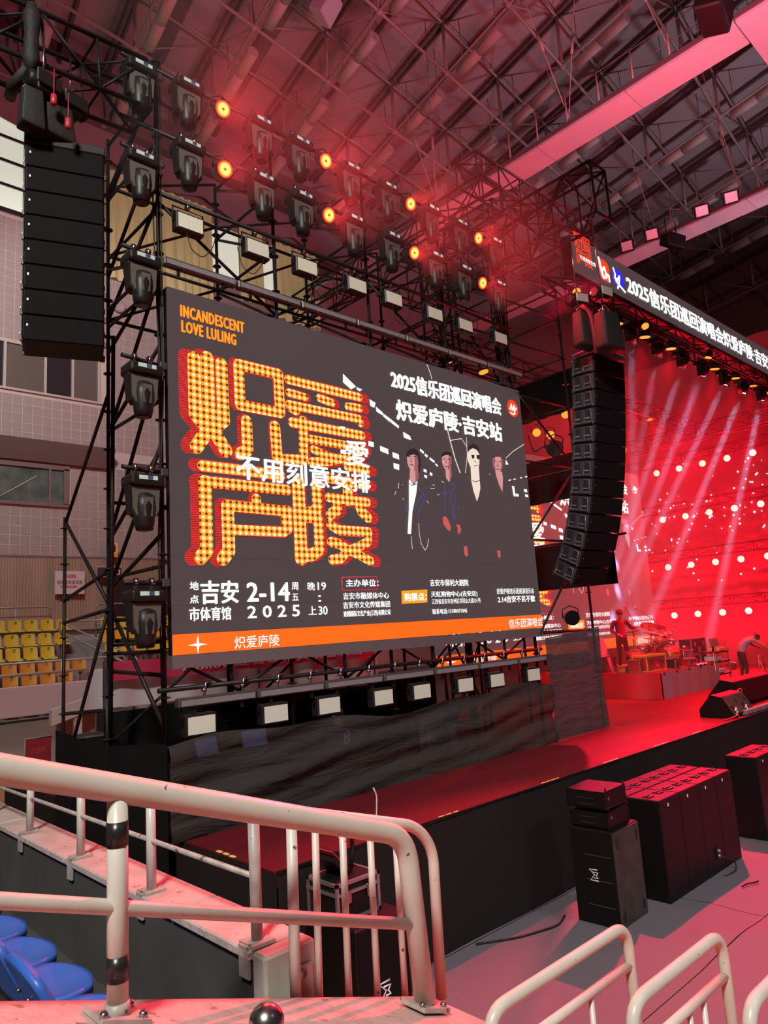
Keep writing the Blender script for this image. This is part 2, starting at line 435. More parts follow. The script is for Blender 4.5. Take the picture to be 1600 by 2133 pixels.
def text_mesh(body, w, h, bold=0.0, shear=0.0, spacing=1.0):
    """Lettering as a flat mesh w wide and h high in local x, z; lower left corner at the origin. Bold: the outline repeated with small shifts."""
    cu = bpy.data.curves.new('lettering', 'FONT'); cu.body = body; cu.shear = shear; cu.space_character = spacing
    cu.resolution_u = 2
    o = bpy.data.objects.new('lettering', cu); COL.objects.link(o)
    bpy.context.view_layer.update()
    dg = bpy.context.evaluated_depsgraph_get()
    me = bpy.data.meshes.new_from_object(o.evaluated_get(dg))
    bpy.data.objects.remove(o); bpy.data.curves.remove(cu)
    xs = [v.co.x for v in me.vertices]; ys = [v.co.y for v in me.vertices]
    x0, x1, y0, y1 = min(xs), max(xs), min(ys), max(ys)
    base = [((v.co.x - x0) / max(1e-6, x1 - x0) * w, (v.co.y - y0) / max(1e-6, y1 - y0) * h) for v in me.vertices]
    faces = [list(p.vertices) for p in me.polygons]; bpy.data.meshes.remove(me)
    b = bold * h
    sh = [(0, 0)] if b <= 0 else [(0, 0), (b, 0), (-b, 0), (0, b * .6), (0, -b * .6), (b * .7, b * .4), (-b * .7, -b * .4), (b * .7, -b * .4), (-b * .7, b * .4)]
    V, F = [], []
    for k, (dx, dz) in enumerate(sh):
        n = len(V); V += [(x + dx, -k * 0.00003, z + dz) for x, z in base]; F += [[i + n for i in f] for f in faces]
    me = bpy.data.meshes.new('lettering'); me.from_pydata(V, [], F)
    return me

def letter(parent, body, box, mat, y, bold=0.02, name='lettering', label=None, spacing=1.0, slant=0.0):
    u, v, w, h = box
    me = text_mesh(body, w, h, bold, slant, spacing); me.materials.append(MATS[mat])
    o = link(name, me, parent); o.location = (u, y, v)
    if label: o['label'] = label
    return o

def truss(name, label, cat, p0, p1, size, n, hsize=None, mat='truss_black', r=0.022, group=None):
    """Box truss from p0 to p1 (centre line): four chords and lattice braces, every one a part."""
    p0, p1 = Vector(p0), Vector(p1); d = p1 - p0; L = d.length; d.normalize()
    up = Vector((0, 0, 1)) if abs(d.z) < 0.9 else Vector((0, 1, 0))
    sd = d.cross(up).normalized(); up = sd.cross(d).normalized()
    hs = (hsize or size) / 2; ws = size / 2
    t = thing(name, label, cat, p0, 0, group)
    cor = [sd * ws + up * hs, -sd * ws + up * hs, -sd * ws - up * hs, sd * ws - up * hs]
    for c in cor:
        b = MB(); b.tube([c, c + d * L], r * 1.25, 8); b.build('chord', mat, t)
    for i in range(4):
        a, bb = cor[i], cor[(i + 1) % 4]
        for k in range(n):
            q0, q1 = d * (L * k / n), d * (L * (k + 1) / n)
            m = MB(); m.tube([a + q0, bb + q1] if (k + i) % 2 else [bb + q0, a + q1], r * 0.7, 6); m.build('brace', mat, t)
            m = MB(); m.tube([a + q0, bb + q0], r * 0.7, 6); m.build('brace', mat, t)
        m = MB(); m.tube([a + d * L, bb + d * L], r, 6); m.build('brace', mat, t)
    return t

# ================================================================== ROOM
def struct(b, name, mats, parent=None):
    o = b.build(name, mats, parent)
    if parent is None: o['kind'] = 'structure'
    return o
b = MB(); b.span((-14, -14, -0.3), (60, 27, -0.012)); floor = struct(b, 'floor', 'wood_floor')
# grey event carpet laid in strips over the wooden floor
cx0 = 4.661
ys = [-14, -10.6, -8.6, -6.6, -4.6, -2.6, -0.6, 1.4, 3.36, 5.36, 7.4, 9.4, 11.4, 13.4]
for i in range(len(ys) - 1):
    for (xa, xb) in ((cx0, 8.27), (8.28, 18.0), (18.01, 40.0)):
        b = MB()
        def fn(u, v, xa=xa, xb=xb, ya=ys[i], yb=ys[i + 1]):
            x, y = xa + (xb - xa) * u, ya + 0.006 + (yb - ya - 0.012) * v
            k = 0.0
            if 6.5 < x < 16 and -2 < y < 4.2:
                k = (0.03 * max(0, math.sin(x * 2.3 + 2.7 * y)) ** 3 + 0.035 * max(0, math.sin(1.6 * x - 3.4 * y + 1.0 + math.sin(x))) ** 4) * min(1, max(0, (4.2 - y)) * 1.5) * min(1, x - 6.5) + 0.002
            return (x, y, 0.002 + max(0.0, k))
        b.grid(fn, 90 if 8 < xb < 19 else 12, 24 if ys[i] < 4 else 3)
        b.build('carpet_strip', 'carpet', floor)

# ---- far side wall with its windows, ledge, tiles and clerestory curtains (wall line along X at Y = 27)
WY = 27.0
b = MB()
b.span((-8, WY + 0.15, 0), (60, WY + 0.5, 36)); wall = struct(b, 'wall_left', 'plaster')
b = MB(); b.span((2, WY + 0.02, 4.0), (13.0, WY + 0.15, 6.64)); b.build('wood_panel', 'wood_panel', wall)
b = MB()
for k in range(110): b.span((2 + k * 0.1, WY - 0.01, 4.0), (2.07 + k * 0.1, WY + 0.02, 6.62))
tag(b.build('panel_rib', 'wood_panel', wall), kind='stuff')
b = MB(); b.span((-2, WY - 0.02, 6.62), (22, WY + 0.15, 6.70)); b.build('trim_rail', 'ledge', wall)
b = MB(); b.span((-2, WY + 0.064, 6.7), (22, WY + 0.15, 19.6)); b.build('grout_bed', 'grout', wall)
# tiles
TS = 0.345
def in_window(x, z):
    return (z > 12.72 and z < 14.62 and x < 10.75) or (8.5 < z < 10.95 and x < 9.45) or (10.05 < z < 10.95)
tile_me = None; stuff = MB(); ntile = 0
b0 = MB(); b0.box((0, 0, 0), (TS - 0.022, 0.03, TS - 0.022), bev=0.006)
tile_first = None
cells = []
for r in range(37):
    for c in range(45):
        x = 5.9 + c * TS; z = 6.9 + r * TS
        if not in_window(x, z): cells.append((x, z))
cells.sort(key=lambda q: abs(q[0] - 9.3) * 1.2 + abs(q[1] - 10.5))
for i, (x, z) in enumerate(cells):
    if i < 290:
        if tile_first is None:
            tile_first = b0.build('tile', 'tile', wall); o = tile_first
        else:
            o = link('tile', tile_first.data, wall)
        o.location = (x, WY + 0.07 + random.uniform(-0.004, 0.004), z)
    else:
        stuff.box((x, WY + 0.07, z), (TS - 0.022, 0.03, TS - 0.022))
tag(stuff.build('tile_field', 'tile', wall), kind='stuff')
# ledge with dark soffit
b = MB(); b.prism([(-2, WY - 0.55, 10.82), (-2, WY + 0.1, 10.82), (-2, WY + 0.1, 10.12), (-2, WY - 0.1, 10.12)], (13.0, 0, 0)); b.build('ledge', 'ledge', wall)
b = MB(); b.prism([(11.6, WY - 0.55, 10.35), (11.6, WY + 0.1, 10.35), (11.6, WY + 0.1, 9.7), (11.6, WY - 0.1, 9.7)], (9.0, 0, 0)); b.build('ledge', 'ledge', wall)
# ribbon of dark sliding windows
w = MB(); w.span((-1, WY - 0.02, 12.72), (10.75, WY + 0.10, 12.80)); w.span((-1, WY - 0.02, 14.5), (10.75, WY + 0.10, 14.6))
for x in (7.15, 8.55, 9.55, 10.55): w.span((x - 0.045, WY - 0.02, 12.8), (x + 0.045, WY + 0.1, 14.5))
wn = struct(w, 'window_1', 'win_frame')
for xa, xb, m in ((5.2, 7.1, 'win_dark'), (7.2, 8.5, 'grey_plastic'), (8.6, 9.5, 'win_dark'), (9.6, 10.5, 'grey_plastic')):
    b = MB(); b.span((xa, WY + 0.05, 12.8), (xb, WY + 0.07, 14.5)); b.build('pane', m, wn)
w = MB(); 
for a in (((-1, WY - 0.03, 8.5), (9.45, WY + 0.1, 8.62)), ((-1, WY - 0.03, 9.9), (9.45, WY + 0.1, 10.06)), ((9.25, WY - 0.03, 8.6), (9.45, WY + 0.1, 9.95)), ((8.72, WY - 0.02, 8.6), (8.8, WY + 0.1, 9.95))): w.span(*a)
wn = struct(w, 'window_2', 'ledge')
for xa, xb in ((4.5, 8.72), (8.8, 9.25)):
    b = MB(); b.span((xa, WY + 0.04, 8.62), (xb, WY + 0.06, 9.9)); b.build('pane', 'win_green', wn)
b = MB(); b.tube([(7.1, WY + 0.02, 8.75), (8.3, WY + 0.02, 9.6)], 0.015, 6); b.build('crack', 'diffuser', wn)
# clerestory: daylight panes, frame bars, pleated curtains with a scalloped valance
w = MB()
for z in (19.75, 20.75, 21.75, 22.75, 23.75): w.span((-2, WY - 0.02, z - 0.05), (7.75, WY + 0.12, z + 0.05))
for x in (4.0, 7.7): w.span((x - 0.05, WY - 0.02, 19.7), (x + 0.05, WY + 0.12, 23.8))
wn = struct(w, 'window_3', 'win_dark')
for k in range(4):
    for xa, xb in ((-2, 3.95), (4.05, 7.65)):
        b = MB(); b.span((xa, WY + 0.04, 19.8 + k), (xb, WY + 0.06, 20.7 + k)); b.build('pane', 'daylight', wn)
for xa, xb in ((15.7, 17.2), (18.4, 19.3)):
    b = MB(); b.span((xa, WY + 0.07, 19.4), (xb, WY + 0.09, 22.4)); b.build('pane', 'daylight', wn)
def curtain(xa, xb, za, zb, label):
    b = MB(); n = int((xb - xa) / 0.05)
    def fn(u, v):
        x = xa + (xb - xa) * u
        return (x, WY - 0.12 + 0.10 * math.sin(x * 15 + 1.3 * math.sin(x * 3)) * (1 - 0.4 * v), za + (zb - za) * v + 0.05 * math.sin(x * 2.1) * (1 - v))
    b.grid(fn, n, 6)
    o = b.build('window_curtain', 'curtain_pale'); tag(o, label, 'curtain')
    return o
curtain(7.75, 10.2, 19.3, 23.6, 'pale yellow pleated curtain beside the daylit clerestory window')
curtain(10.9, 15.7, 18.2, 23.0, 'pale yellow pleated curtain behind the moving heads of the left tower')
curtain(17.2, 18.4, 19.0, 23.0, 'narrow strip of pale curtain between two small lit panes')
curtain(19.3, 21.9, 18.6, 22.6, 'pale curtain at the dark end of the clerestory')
def valance(u, v):
    x = 4 + 21 * u
    top = 24.9 - 0.05 * (x - 7); s = 0.55 + 0.45 * abs(math.sin(x * 0.62))
    return (x, WY - 0.25, top - (0.4 + 1.3 * s) * (1 - v))
b = MB(); b.grid(valance, 84, 2); tag(b.build('scalloped_valance', 'plaster'), 'long scalloped cloth valance above the clerestory curtains', 'valance')
b = MB(); b.prism([(-8, WY - 1.2, 25.6), (-8, WY + 0.2, 25.6), (-8, WY + 0.2, 24.6), (-8, WY - 0.7, 24.6)], (44, 0, 0)); struct(b, 'trim_1', 'ledge')
# end wall behind the stage
b = MB(); b.span((58, -20, 0), (58.4, 27, 36)); struct(b, 'wall_back', 'ledge')
# round vent of the wall
b = MB(); b.lathe([(0.25, 0), (0.25, -0.12), (0.16, -0.12), (0.15, -0.02)], (11.35, WY + 0.0, 17.0), 16, axis='Y'); tag(b.build('wall_vent', 'plaster'), 'round vent in the wall beside a moving head', 'vent')

# ---- roof: panels on purlins over a space frame. (a, b) run along and across the hall, d upwards
K = 2.1
def roof(a, bb, d=0.0):
    x, y = a + 0.12 * bb, 0.098 * a + bb
    z = 14.0 - 0.075 * (y - 5.0) + d
    return Vector((x * K, y * K, 3.2 + (z - 3.2) * K))
AA = [-1.6, 0.25, 1.95, 3.55, 5.2, 6.97, 8.94, 10.9, 13.0, 15.3, 17.86, 20.93, 24.4, 28.2]
BB = [-1.9, -0.1, 1.65, 3.4, 5.19, 6.85, 8.55, 10.3, 12.3]
rb = MB()
rb.prism([roof(-4, -4, 1.32), roof(31, -4, 1.32), roof(31, 13.5, 1.32), roof(-4, 13.5, 1.32)], (0, 0, 0.4))
ceil = struct(rb, 'ceiling', 'roof_purlin')
for i in range(len(AA) - 1):
    for j in range(len(BB) - 1):
        for h in (0, 1):
            a0, a1 = AA[i] + (AA[i + 1] - AA[i]) * h / 2 + 0.012, AA[i] + (AA[i + 1] - AA[i]) * (h + 1) / 2 - 0.012
            b0_, b1_ = BB[j] + 0.012, BB[j + 1] - 0.012
            m = MB(); m.prism([roof(a0, b0_, 1.27), roof(a1, b0_, 1.27), roof(a1, b1_, 1.27), roof(a0, b1_, 1.27)], (0, 0, 0.1))
            m.build('panel', 'roof_panel', ceil)
for i in range(len(AA) - 1):
    for f, hw in ((0.0, 0.022), (0.07, 0.022), (0.5, 0.15 if i in (3, 4) else 0.03)):
        a = AA[i] + (AA[i + 1] - AA[i]) * f
        m = MB(); m.prism([roof(a - hw, -3, 1.17), roof(a + hw, -3, 1.17), roof(a + hw, 13, 1.17), roof(a - hw, 13, 1.17)], (0, 0, 0.2))
        m.build('purlin', 'roof_purlin', ceil)
# lower chords, posts, diagonals, nodes
frame = thing('space_frame', 'pale steel tube space frame spanning under the whole roof', 'roof frame', roof(8, 4))
fo = frame.location
def rod(name, p, q, r, mat='roof_steel', par=None, n=6):
    m = MB(off=(par or frame).location); m.tube([p, q], r, n); return link_child(m, name, mat, par or frame)
def link_child(m, name, mat, par):
    return m.build(name, mat, par)
for bb in BB: rod('chord', roof(AA[0], bb), roof(AA[-1], bb), 0.062)
for a in AA: rod('chord', roof(a, BB[0]), roof(a, BB[-1]), 0.055)
for bb in BB[:-1]: rod('upper_chord', roof(AA[0], bb, 1.12), roof(AA[-1], bb, 1.12), 0.055)
for i, a in enumerate(AA):
    for j, bb in enumerate(BB):
        if j > 7 and i > 9: continue
        rod('post', roof(a, bb), roof(a, bb, 1.12), 0.075)
        if j < len(BB) - 1:
            rod('diagonal', roof(a, bb), roof(a, BB[j + 1], 1.12), 0.03)
        if i < len(AA) - 1 and (i + j) % 2 == 0:
            rod('diagonal', roof(a, bb), roof(AA[i + 1], bb, 1.12), 0.03)
nd = MB(); nd.ball((0, 0, 0), 0.14, seg=10); first = None
for a in AA:
    for bb in BB:
        if first is None:
            first = nd.build('node', 'roof_steel', frame); o = first
        else: o = link('node', first.data, frame)
        o.location = roof(a, bb) - fo
# cylindrical baffles hung along the cross chords
fb = None; nb = 0
for i, j in [(2, 7), (3, 6), (3, 7), (4, 5), (4, 6), (4, 7), (5, 4), (5, 5), (5, 6), (5, 7), (6, 3), (6, 4), (6, 5), (6, 6), (6, 7), (7, 3), (7, 4), (7, 5), (7, 6), (7, 7), (8, 2), (8, 3), (8, 4), (8, 5), (8, 6),
             (9, 2), (9, 3), (9, 4), (9, 5), (9, 6), (10, 2), (10, 3), (10, 4), (10, 5), (11, 3), (11, 4), (11, 5)]:
        a = AA[i] + 0.2; f0, f1 = 0.22, 0.88
        p, q = roof(a, BB[j] + (BB[j + 1] - BB[j]) * f0, -0.02), roof(a, BB[j] + (BB[j + 1] - BB[j]) * f1, -0.02)
        t = thing('ceiling_baffle', 'pale roof cylinder, %s chord from the left, %s bay from the wall' % (ORD[i - 2], ORD[7 - j]), 'baffle', p, 0, 'cylinders under the roof frame')
        d = q - p
        for s0, s1 in ((0.0, 0.495), (0.505, 1.0)):
            m = MB(); m.tube([d * s0, d * s1], 0.22, 12); m.build('cylinder', 'baffle', t)
        for q_ in (0.08, 0.92):
            m = MB(); m.tube([d * q_ + Vector((0, 0, 0.16)), d * q_ + Vector((0, 0, 2.3))], 0.02, 5); m.build('hanger', 'roof_steel', t)

# ---- catwalks with white undersides
CZ = 17.5
def catwalk(name, label, lo, hi, along):
    t = thing(name, label, 'catwalk', (lo[0], lo[1], CZ))
    n = 6
    for k in range(n):
        if along == 'Y':
            a = lo[1] + (hi[1] - lo[1]) * k / n; c = lo[1] + (hi[1] - lo[1]) * (k + 1) / n - 0.02
            m = MB(off=t.location); m.span((lo[0], a, CZ), (hi[0], c, CZ + 0.08))
        else:
            a = lo[0] + (hi[0] - lo[0]) * k / n; c = lo[0] + (hi[0] - lo[0]) * (k + 1) / n - 0.02
            m = MB(off=t.location); m.span((a, lo[1], CZ), (c, hi[1], CZ + 0.08))
        m.build('soffit_board', 'catwalk_white', t)
    m = MB(off=t.location); m.span((lo[0] - 0.05, lo[1], CZ + 0.08), (lo[0], hi[1], CZ + 0.2)); m.span((hi[0], lo[1], CZ + 0.08), (hi[0] + 0.05, hi[1], CZ + 0.2)); m.build('side_beam', 'catwalk_dark', t)
    return t
catwalk('catwalk', 'near pink lit catwalk beam crossing the roof from the upper right corner', (17.6, 4.83, 0), (18.6, 22.5, 0), 'Y')
catwalk('catwalk', 'far pink lit catwalk beam above the red stage sign', (25.95, 1.0, 0), (26.95, 21.0, 0), 'Y')
catwalk('catwalk', 'wide cross catwalk with pale underside in the top right corner', (17.6, 3.0, 0), (30.0, 4.8, 0), 'X')
# handrail stubs and hanging wires of the catwalks
for (x0, y0, y1, label) in ((17.6, 5.4, 16.0, 'row of thin rail posts along the near catwalk'), (25.95, 3.0, 15.0, 'row of thin rail posts along the far catwalk')):
    t = thing('catwalk_railing', label, 'railing', (x0, y0, CZ + 0.2))
    n = int((y1 - y0) / 1.05)
    for k in range(n + 1):
        m = MB(); m.tube([(0, k * 1.05, -0.1), (0, k * 1.05, 1.0)], 0.025, 6); m.build('post', 'roof_steel', t)
    for z in (0.45, 0.98):
        m = MB(); m.tube([(0, -0.2, z - 0.05), (0, y1 - y0, z - 0.05)], 0.012, 5); m.build('wire', 'roof_purlin', t)
cab = [((17.7, 9.6), (16.2, 10.8)), ((17.7, 9.6), (18.9, 9.0)), ((17.7, 15.0), (16.6, 16.4)), ((17.7, 15.0), (18.4, 15.4)), ((18.5, 6.6), (17.0, 8.2)), ((26.0, 7.8), (25.0, 8.6)), ((26.0, 7.8), (27.2, 9.4)),
       ((26.0, 4.4), (25.4, 5.2)), ((26.0, 4.4), (26.6, 7.4)), ((26.0, 11.0), (26.4, 12.6))]
for (p, q) in cab:
    b = MB(off=(p[0], p[1], CZ + 0.4)); e = Vector((q[0], q[1], 26.0)); s_ = Vector((p[0], p[1], CZ + 0.4))
    b.tube([s_, e], 0.016, 5); b.tube([s_.lerp(e, 0.28), s_.lerp(e, 0.36)], 0.045, 6)
    tag(b.build('suspension_cable', 'roof_steel'), 'thin cable with a turnbuckle above the %s catwalk, %s from the right' % ('near' if p[0] < 20 else 'far', ORD[cab.index((p, q))]), 'cable', 'catwalk suspension cables')
# floodlights on the catwalks
def floodlight(label, loc, rz):
    t = thing('floodlight', label, 'floodlight', loc, rz, 'catwalk floodlights')
    m = MB(); m.box((0, 0, 0), (0.52, 0.22, 0.46), bev=0.03, rot=(0.5, 0, 0)); m.build('housing', 'dark_plastic', t)
    m = MB(); m.box((0, -0.105, -0.055), (0.40, 0.03, 0.34), rot=(0.5, 0, 0)); m.build('glass', 'alu', t)
    m = MB(); m.tube([(-0.3, 0, 0), (-0.3, 0.1, 0.3), (0.3, 0.1, 0.3), (0.3, 0, 0)], 0.02, 6); m.build('bracket', 'steel', t)
for lb, p in (('square floodlight on the far catwalk, reddest and highest of the four', (25.8, 8.1, 17.75)), ('square floodlight on the far catwalk, next below the reddest one', (25.8, 9.15, 17.75)),
              ('dim square floodlight on the far catwalk above the small hanging loudspeaker', (25.8, 11.1, 17.75)), ('dim square floodlight at the low end of the far catwalk', (25.8, 12.15, 17.75)),
              ('floodlight beside the big black loudspeaker in the top right corner', (17.35, 5.3, 17.9))):
    floodlight(lb, p, -1.2)
def hung_speaker(label, loc, size, rz, tilt, mat='cabinet'):
    t = thing('hanging_loudspeaker', label, 'loudspeaker', loc, rz)
    m = MB(); m.box((0, 0, 0), size, bev=0.04, rot=(tilt, 0, 0)); m.build('cabinet', mat, t)
    m = MB(); m.box((0, -size[1] * 0.5, 0), (size[0] * 0.9, 0.04, size[2] * 0.85), rot=(tilt, 0, 0)); m.build('grille', 'grille' if mat == 'cabinet' else mat, t)
    m = MB(); m.tube([(-size[0] * 0.3, 0, 0), (-size[0] * 0.3, 0, 0.9)], 0.02, 6); m.tube([(size[0] * 0.3, 0, 0), (size[0] * 0.3, 0, 0.9)], 0.02, 6); m.build('bracket', 'steel', t)
hung_speaker('big black loudspeaker hanging at the top right corner of the roof', (15.9, 4.727, 16.77), (1.1, 0.6, 0.6), 0.2, 0.3)
hung_speaker('small black loudspeaker hanging under the far catwalk', (25.61, 10.285, 16.993), (0.95, 0.45, 0.42), -0.25, 0.3)
hung_speaker('white wedge shaped loudspeaker hung from the roof at the top edge', (14.866, 17.054, 25.68), (0.9, 0.6, 0.9), 0.5, 0.6, 'catwalk_white')

# ---- far seating stand
b = MB()
steps = [(21.6, 2.4), (22.4, 2.72), (23.2, 3.1), (24.0, 3.52), (24.7, 3.95), (25.6, 4.0)]
prof = [(21.0, 0.0), (21.0, 1.9)]
lvl = [(21.2, 1.50), (22.0, 1.84), (22.8, 2.26), (23.6, 2.68), (24.4, 3.15), (25.2, 3.55)]
pts = [(2, 21.0, 0.0), (2, 21.0, 1.45)]
for k, (y, z) in enumerate(lvl):
    pts.append((2, y, z))
    pts.append((2, lvl[k + 1][0] if k < len(lvl) - 1 else 27.0, z))
    if k < len(lvl) - 1: pts.append((2, lvl[k + 1][0], lvl[k + 1][1]))
pts.append((2, 27.0, 0.0))
b.prism(pts, (30, 0, 0)); stand = b.build('seating_stand', 'stand_step'); tag(stand, 'stepped concrete stand under the yellow seats along the far wall', 'stand')
b = MB(); b.span((0, 20.7, 1.62), (9.1, 20.95, 2.4), bev=0.02); b.build('front_wall', 'stand_wall', stand)
b = MB(); b.span((9.9, 20.7, 1.7), (30, 20.95, 2.75), bev=0.02); b.build('front_wall', 'stand_wall', stand)
b = MB(); b.prism([(6.6, 20.0, 1.75), (6.6, 20.0, 1.35), (9.8, 20.0, 2.2), (13.5, 20.0, 2.2), (13.5, 20.0, 2.55), (9.8, 20.0, 2.55)], (0, 0.2, 0)); b.span((7.2, 20.05, 0), (7.4, 20.15, 1.5)); b.span((10.4, 20.05, 0), (10.6, 20.15, 2.3)); o = b.build('stair_parapet', 'plaster'); tag(o, 'pale sloping stair parapet in front of the far stand', 'parapet')
for s_, (x, z) in (('小心台阶', (10.0, 2.3)), ('注意安全', (8.0, 1.78))):
    letter(o, s_, (x, z, 0.85, 0.15), 'ink_red', 19.985, 0.02)
o.location = (0, 0, 0)
# seats
seat0 = None
def far_seat(x, y, z, label, mat):
    t = thing('stadium_seat', label, 'seat', (x, y, z), 0, 'yellow seats of the far stand')
    m = MB()
    def back(u, v):
        return (-0.2 + 0.4 * u, 0.16 + 0.05 * v - 0.06 * (1 - (2 * u - 1) ** 2) * 0 - 0.05 * (2 * u - 1) ** 2, 0.02 + 0.34 * v - 0.03 * (abs(2 * u - 1)) ** 3 * v)
    m.grid(back, 6, 3)
    def pan(u, v):
        return (-0.2 + 0.4 * u, -0.2 + 0.37 * v, 0.02 - 0.03 * (1 - (2 * u - 1) ** 2) * math.sin(PI * v) - (0.05 if v == 0 else 0))
    m.grid(pan, 6, 4)
    m.build('shell', mat, t)
    m = MB(); m.box((0, 0.0, -0.06), (0.05, 0.3, 0.08)); m.box((0, 0.05, -0.24), (0.05, 0.06, 0.36)); m.build('bracket', 'rail_grey', t)
    m = MB(); m.box((0.03, 0.152, 0.30), (0.07, 0.02, 0.025)); m.build('hand_slot', 'ink', t)
    return t
protos = {}
rows = [(24.75, 3.97, 'top row', 'seat_yellow'), (23.95, 3.5, 'second row', 'seat_yellow'), (23.15, 3.08, 'third row', 'seat_yellow'), (22.35, 2.66, 'fourth row', 'seat_orange'), (21.6, 2.33, 'lowest row', 'seat_orange')]
for r, (y, z, rn, mat) in enumerate(rows):
    for c in range(16):
        x = 5.6 + 0.487 * c + (0.17 if r % 2 else 0)
        if r < 3 and 8.55 - 0.3 * r < x < 9.6 - 0.25 * r: continue
        if r >= 3 and x > 8.3 - 0.4 * (r - 3): continue
        lb = '%s seat in the %s of the far stand, %s from its left end' % ('orange brown' if mat == 'seat_orange' else 'mustard yellow', rn, ORD[c])
        if mat not in protos: protos[mat] = far_seat(x, y, z, lb, mat)
        else: dup(protos[mat], (x, y, z), 0, lb)
# stand railings
def pipe_rail(name, label, cat, paths, mat, r, loc, part='bar'):
    t = thing(name, label, cat, loc)
    for p in paths:
        m = MB(off=loc); m.tube(bend(p, 0.12), r, 6); m.build(part, mat, t)
    return t
pipe_rail('stand_railing', 'grey pipe railing on the left block behind the top seat row', 'railing', [[(2, 25.3, 4.75), (8.3, 25.3, 4.75), (8.3, 25.3, 3.6)], [(2, 25.3, 4.45), (8.3, 25.3, 4.45)]] + [[(x, 25.3, 3.6), (x, 25.3, 4.75)] for x in (4.0, 6.0, 7.2)], 'rail_grey', 0.028, (2, 25.3, 3.55))
pipe_rail('stand_railing', 'grey pipe railing right of the aisle behind the top seat row', 'railing', [[(9.75, 25.2, 3.6), (9.75, 25.2, 4.8), (16, 25.2, 4.8)], [(9.75, 25.2, 4.1), (16, 25.2, 4.1)]] + [[(x, 25.2, 3.6), (x, 25.2, 4.8)] for x in (11.2, 12.6)], 'rail_grey', 0.028, (9.75, 25.2, 3.55))
pipe_rail('stand_railing', 'grey handrail slanting down along the aisle between the yellow seats', 'railing', [[(8.2, 24.2, 3.55), (8.2, 24.2, 4.2), (9.4, 21.1, 2.9), (9.4, 21.1, 2.3)], [(8.2, 24.2, 4.2), (15, 24.2, 4.2)], [(8.2, 24.2, 3.9), (9.4, 21.1, 2.6)]], 'rail_grey', 0.03, (8.2, 24.2, 3.1))
pipe_rail('stand_railing', 'low front rail before the orange seats of the far stand', 'railing', [[(2, 21.05, 3.0), (9.0, 21.05, 3.0), (9.0, 21.05, 2.3)], [(2, 21.05, 2.7), (9.0, 21.05, 2.7)]] + [[(x, 21.05, 2.35), (x, 21.05, 3.0)] for x in (5.4, 7.2)], 'rail_grey', 0.03, (2, 21.05, 2.35))
# notices of the far wall
def flat_sign(name, label, cat, lo, hi, mat, y, th=0.03):
    t = thing(name, label, cat, (lo[0], y, lo[1]))
    m = MB(off=t.location); m.span((lo[0], y, lo[1]), (hi[0], y + th, hi[1]), bev=0.004); m.build('board', mat, t)
    return t
t = flat_sign('litter_sign', 'yellow litter sign with a black figure and bin on the far wall', 'sign', (10.83, 6.66), (11.16, 7.2), 'sign_yellow', 26.7)
m = MB(); m.lathe([(0.03, -0.012), (0.03, -0.004)], (0.19, 0, 0.46), 12, axis='Y'); m.prism([(0.13, -0.004, 0.42), (0.25, -0.004, 0.42), (0.24, -0.004, 0.2), (0.15, -0.004, 0.2)], (0, -0.008, 0)); m.prism([(0.06, -0.004, 0.3), (0.13, -0.004, 0.3), (0.12, -0.004, 0.17), (0.07, -0.004, 0.17)], (0, -0.008, 0)); m.tube([(0.14, -0.006, 0.4), (0.09, -0.006, 0.33)], 0.012, 5); m.build('pictogram', 'ink', t)
letter(t, '请勿乱扔垃圾', (0.05, 0.06, 0.24, 0.06), 'ink_red', -0.005, 0.02)
t = flat_sign('exit_sign', 'dark exit sign with white characters behind the scaffold legs', 'sign', (10.37, 5.9), (11.30, 6.27), 'sign_navy', 26.7)
letter(t, '出口', (0.42, 0.07, 0.44, 0.22), 'ink_white', -0.006, 0.03)
m = MB(); m.tube([(0, -0.01, 0), (0.93, -0.01, 0), (0.93, -0.01, 0.37), (0, -0.01, 0.37), (0, -0.01, 0)], 0.012, 5); m.build('frame', 'ink_white', t)
t = flat_sign('wall_notice', 'white paper notice with red headings on the wood panel', 'notice', (8.91, 5.28), (9.96, 6.12), 'paper', 26.8, 0.02)
letter(t, '观众须知', (0.32, 0.58, 0.42, 0.14), 'ink_red', -0.005, 0.03); letter(t, '文明观演安全第一', (0.2, 0.22, 0.62, 0.1), 'ink_red', -0.005, 0.02)
m = MB()
for k in range(7): m.span((0.08 + 0.13 * k, -0.006, 0.36 + 0.02 * (k % 2)), (0.18 + 0.13 * k, 0.0, 0.5))
m.build('print_block', 'rail_grey', t)
t = flat_sign('notice_board', 'dark red notice board in a grey frame under the far stand', 'board', (4.18, 0.9), (4.62, 1.74), 'board_red', 14.0)
letter(t, '公告栏', (0.1, 0.58, 0.24, 0.1), 'ink_red', -0.005, 0.02)
m = MB(); m.tube([(0, 0, 0), (0.44, 0, 0), (0.44, 0, 0.84), (0, 0, 0.84), (0, 0, 0)], 0.016, 6); m.tube([(0.0, 0.02, -0.9), (0.0, 0.02, 0)], 0.02, 6); m.tube([(0.44, 0.02, -0.9), (0.44, 0.02, 0)], 0.02, 6); m.build('frame', 'rail_grey', t)
b = MB(); b.span((10.9, 26.6, 3.6), (14, 26.95, 5.75)); struct(b, 'door_1', 'win_dark')
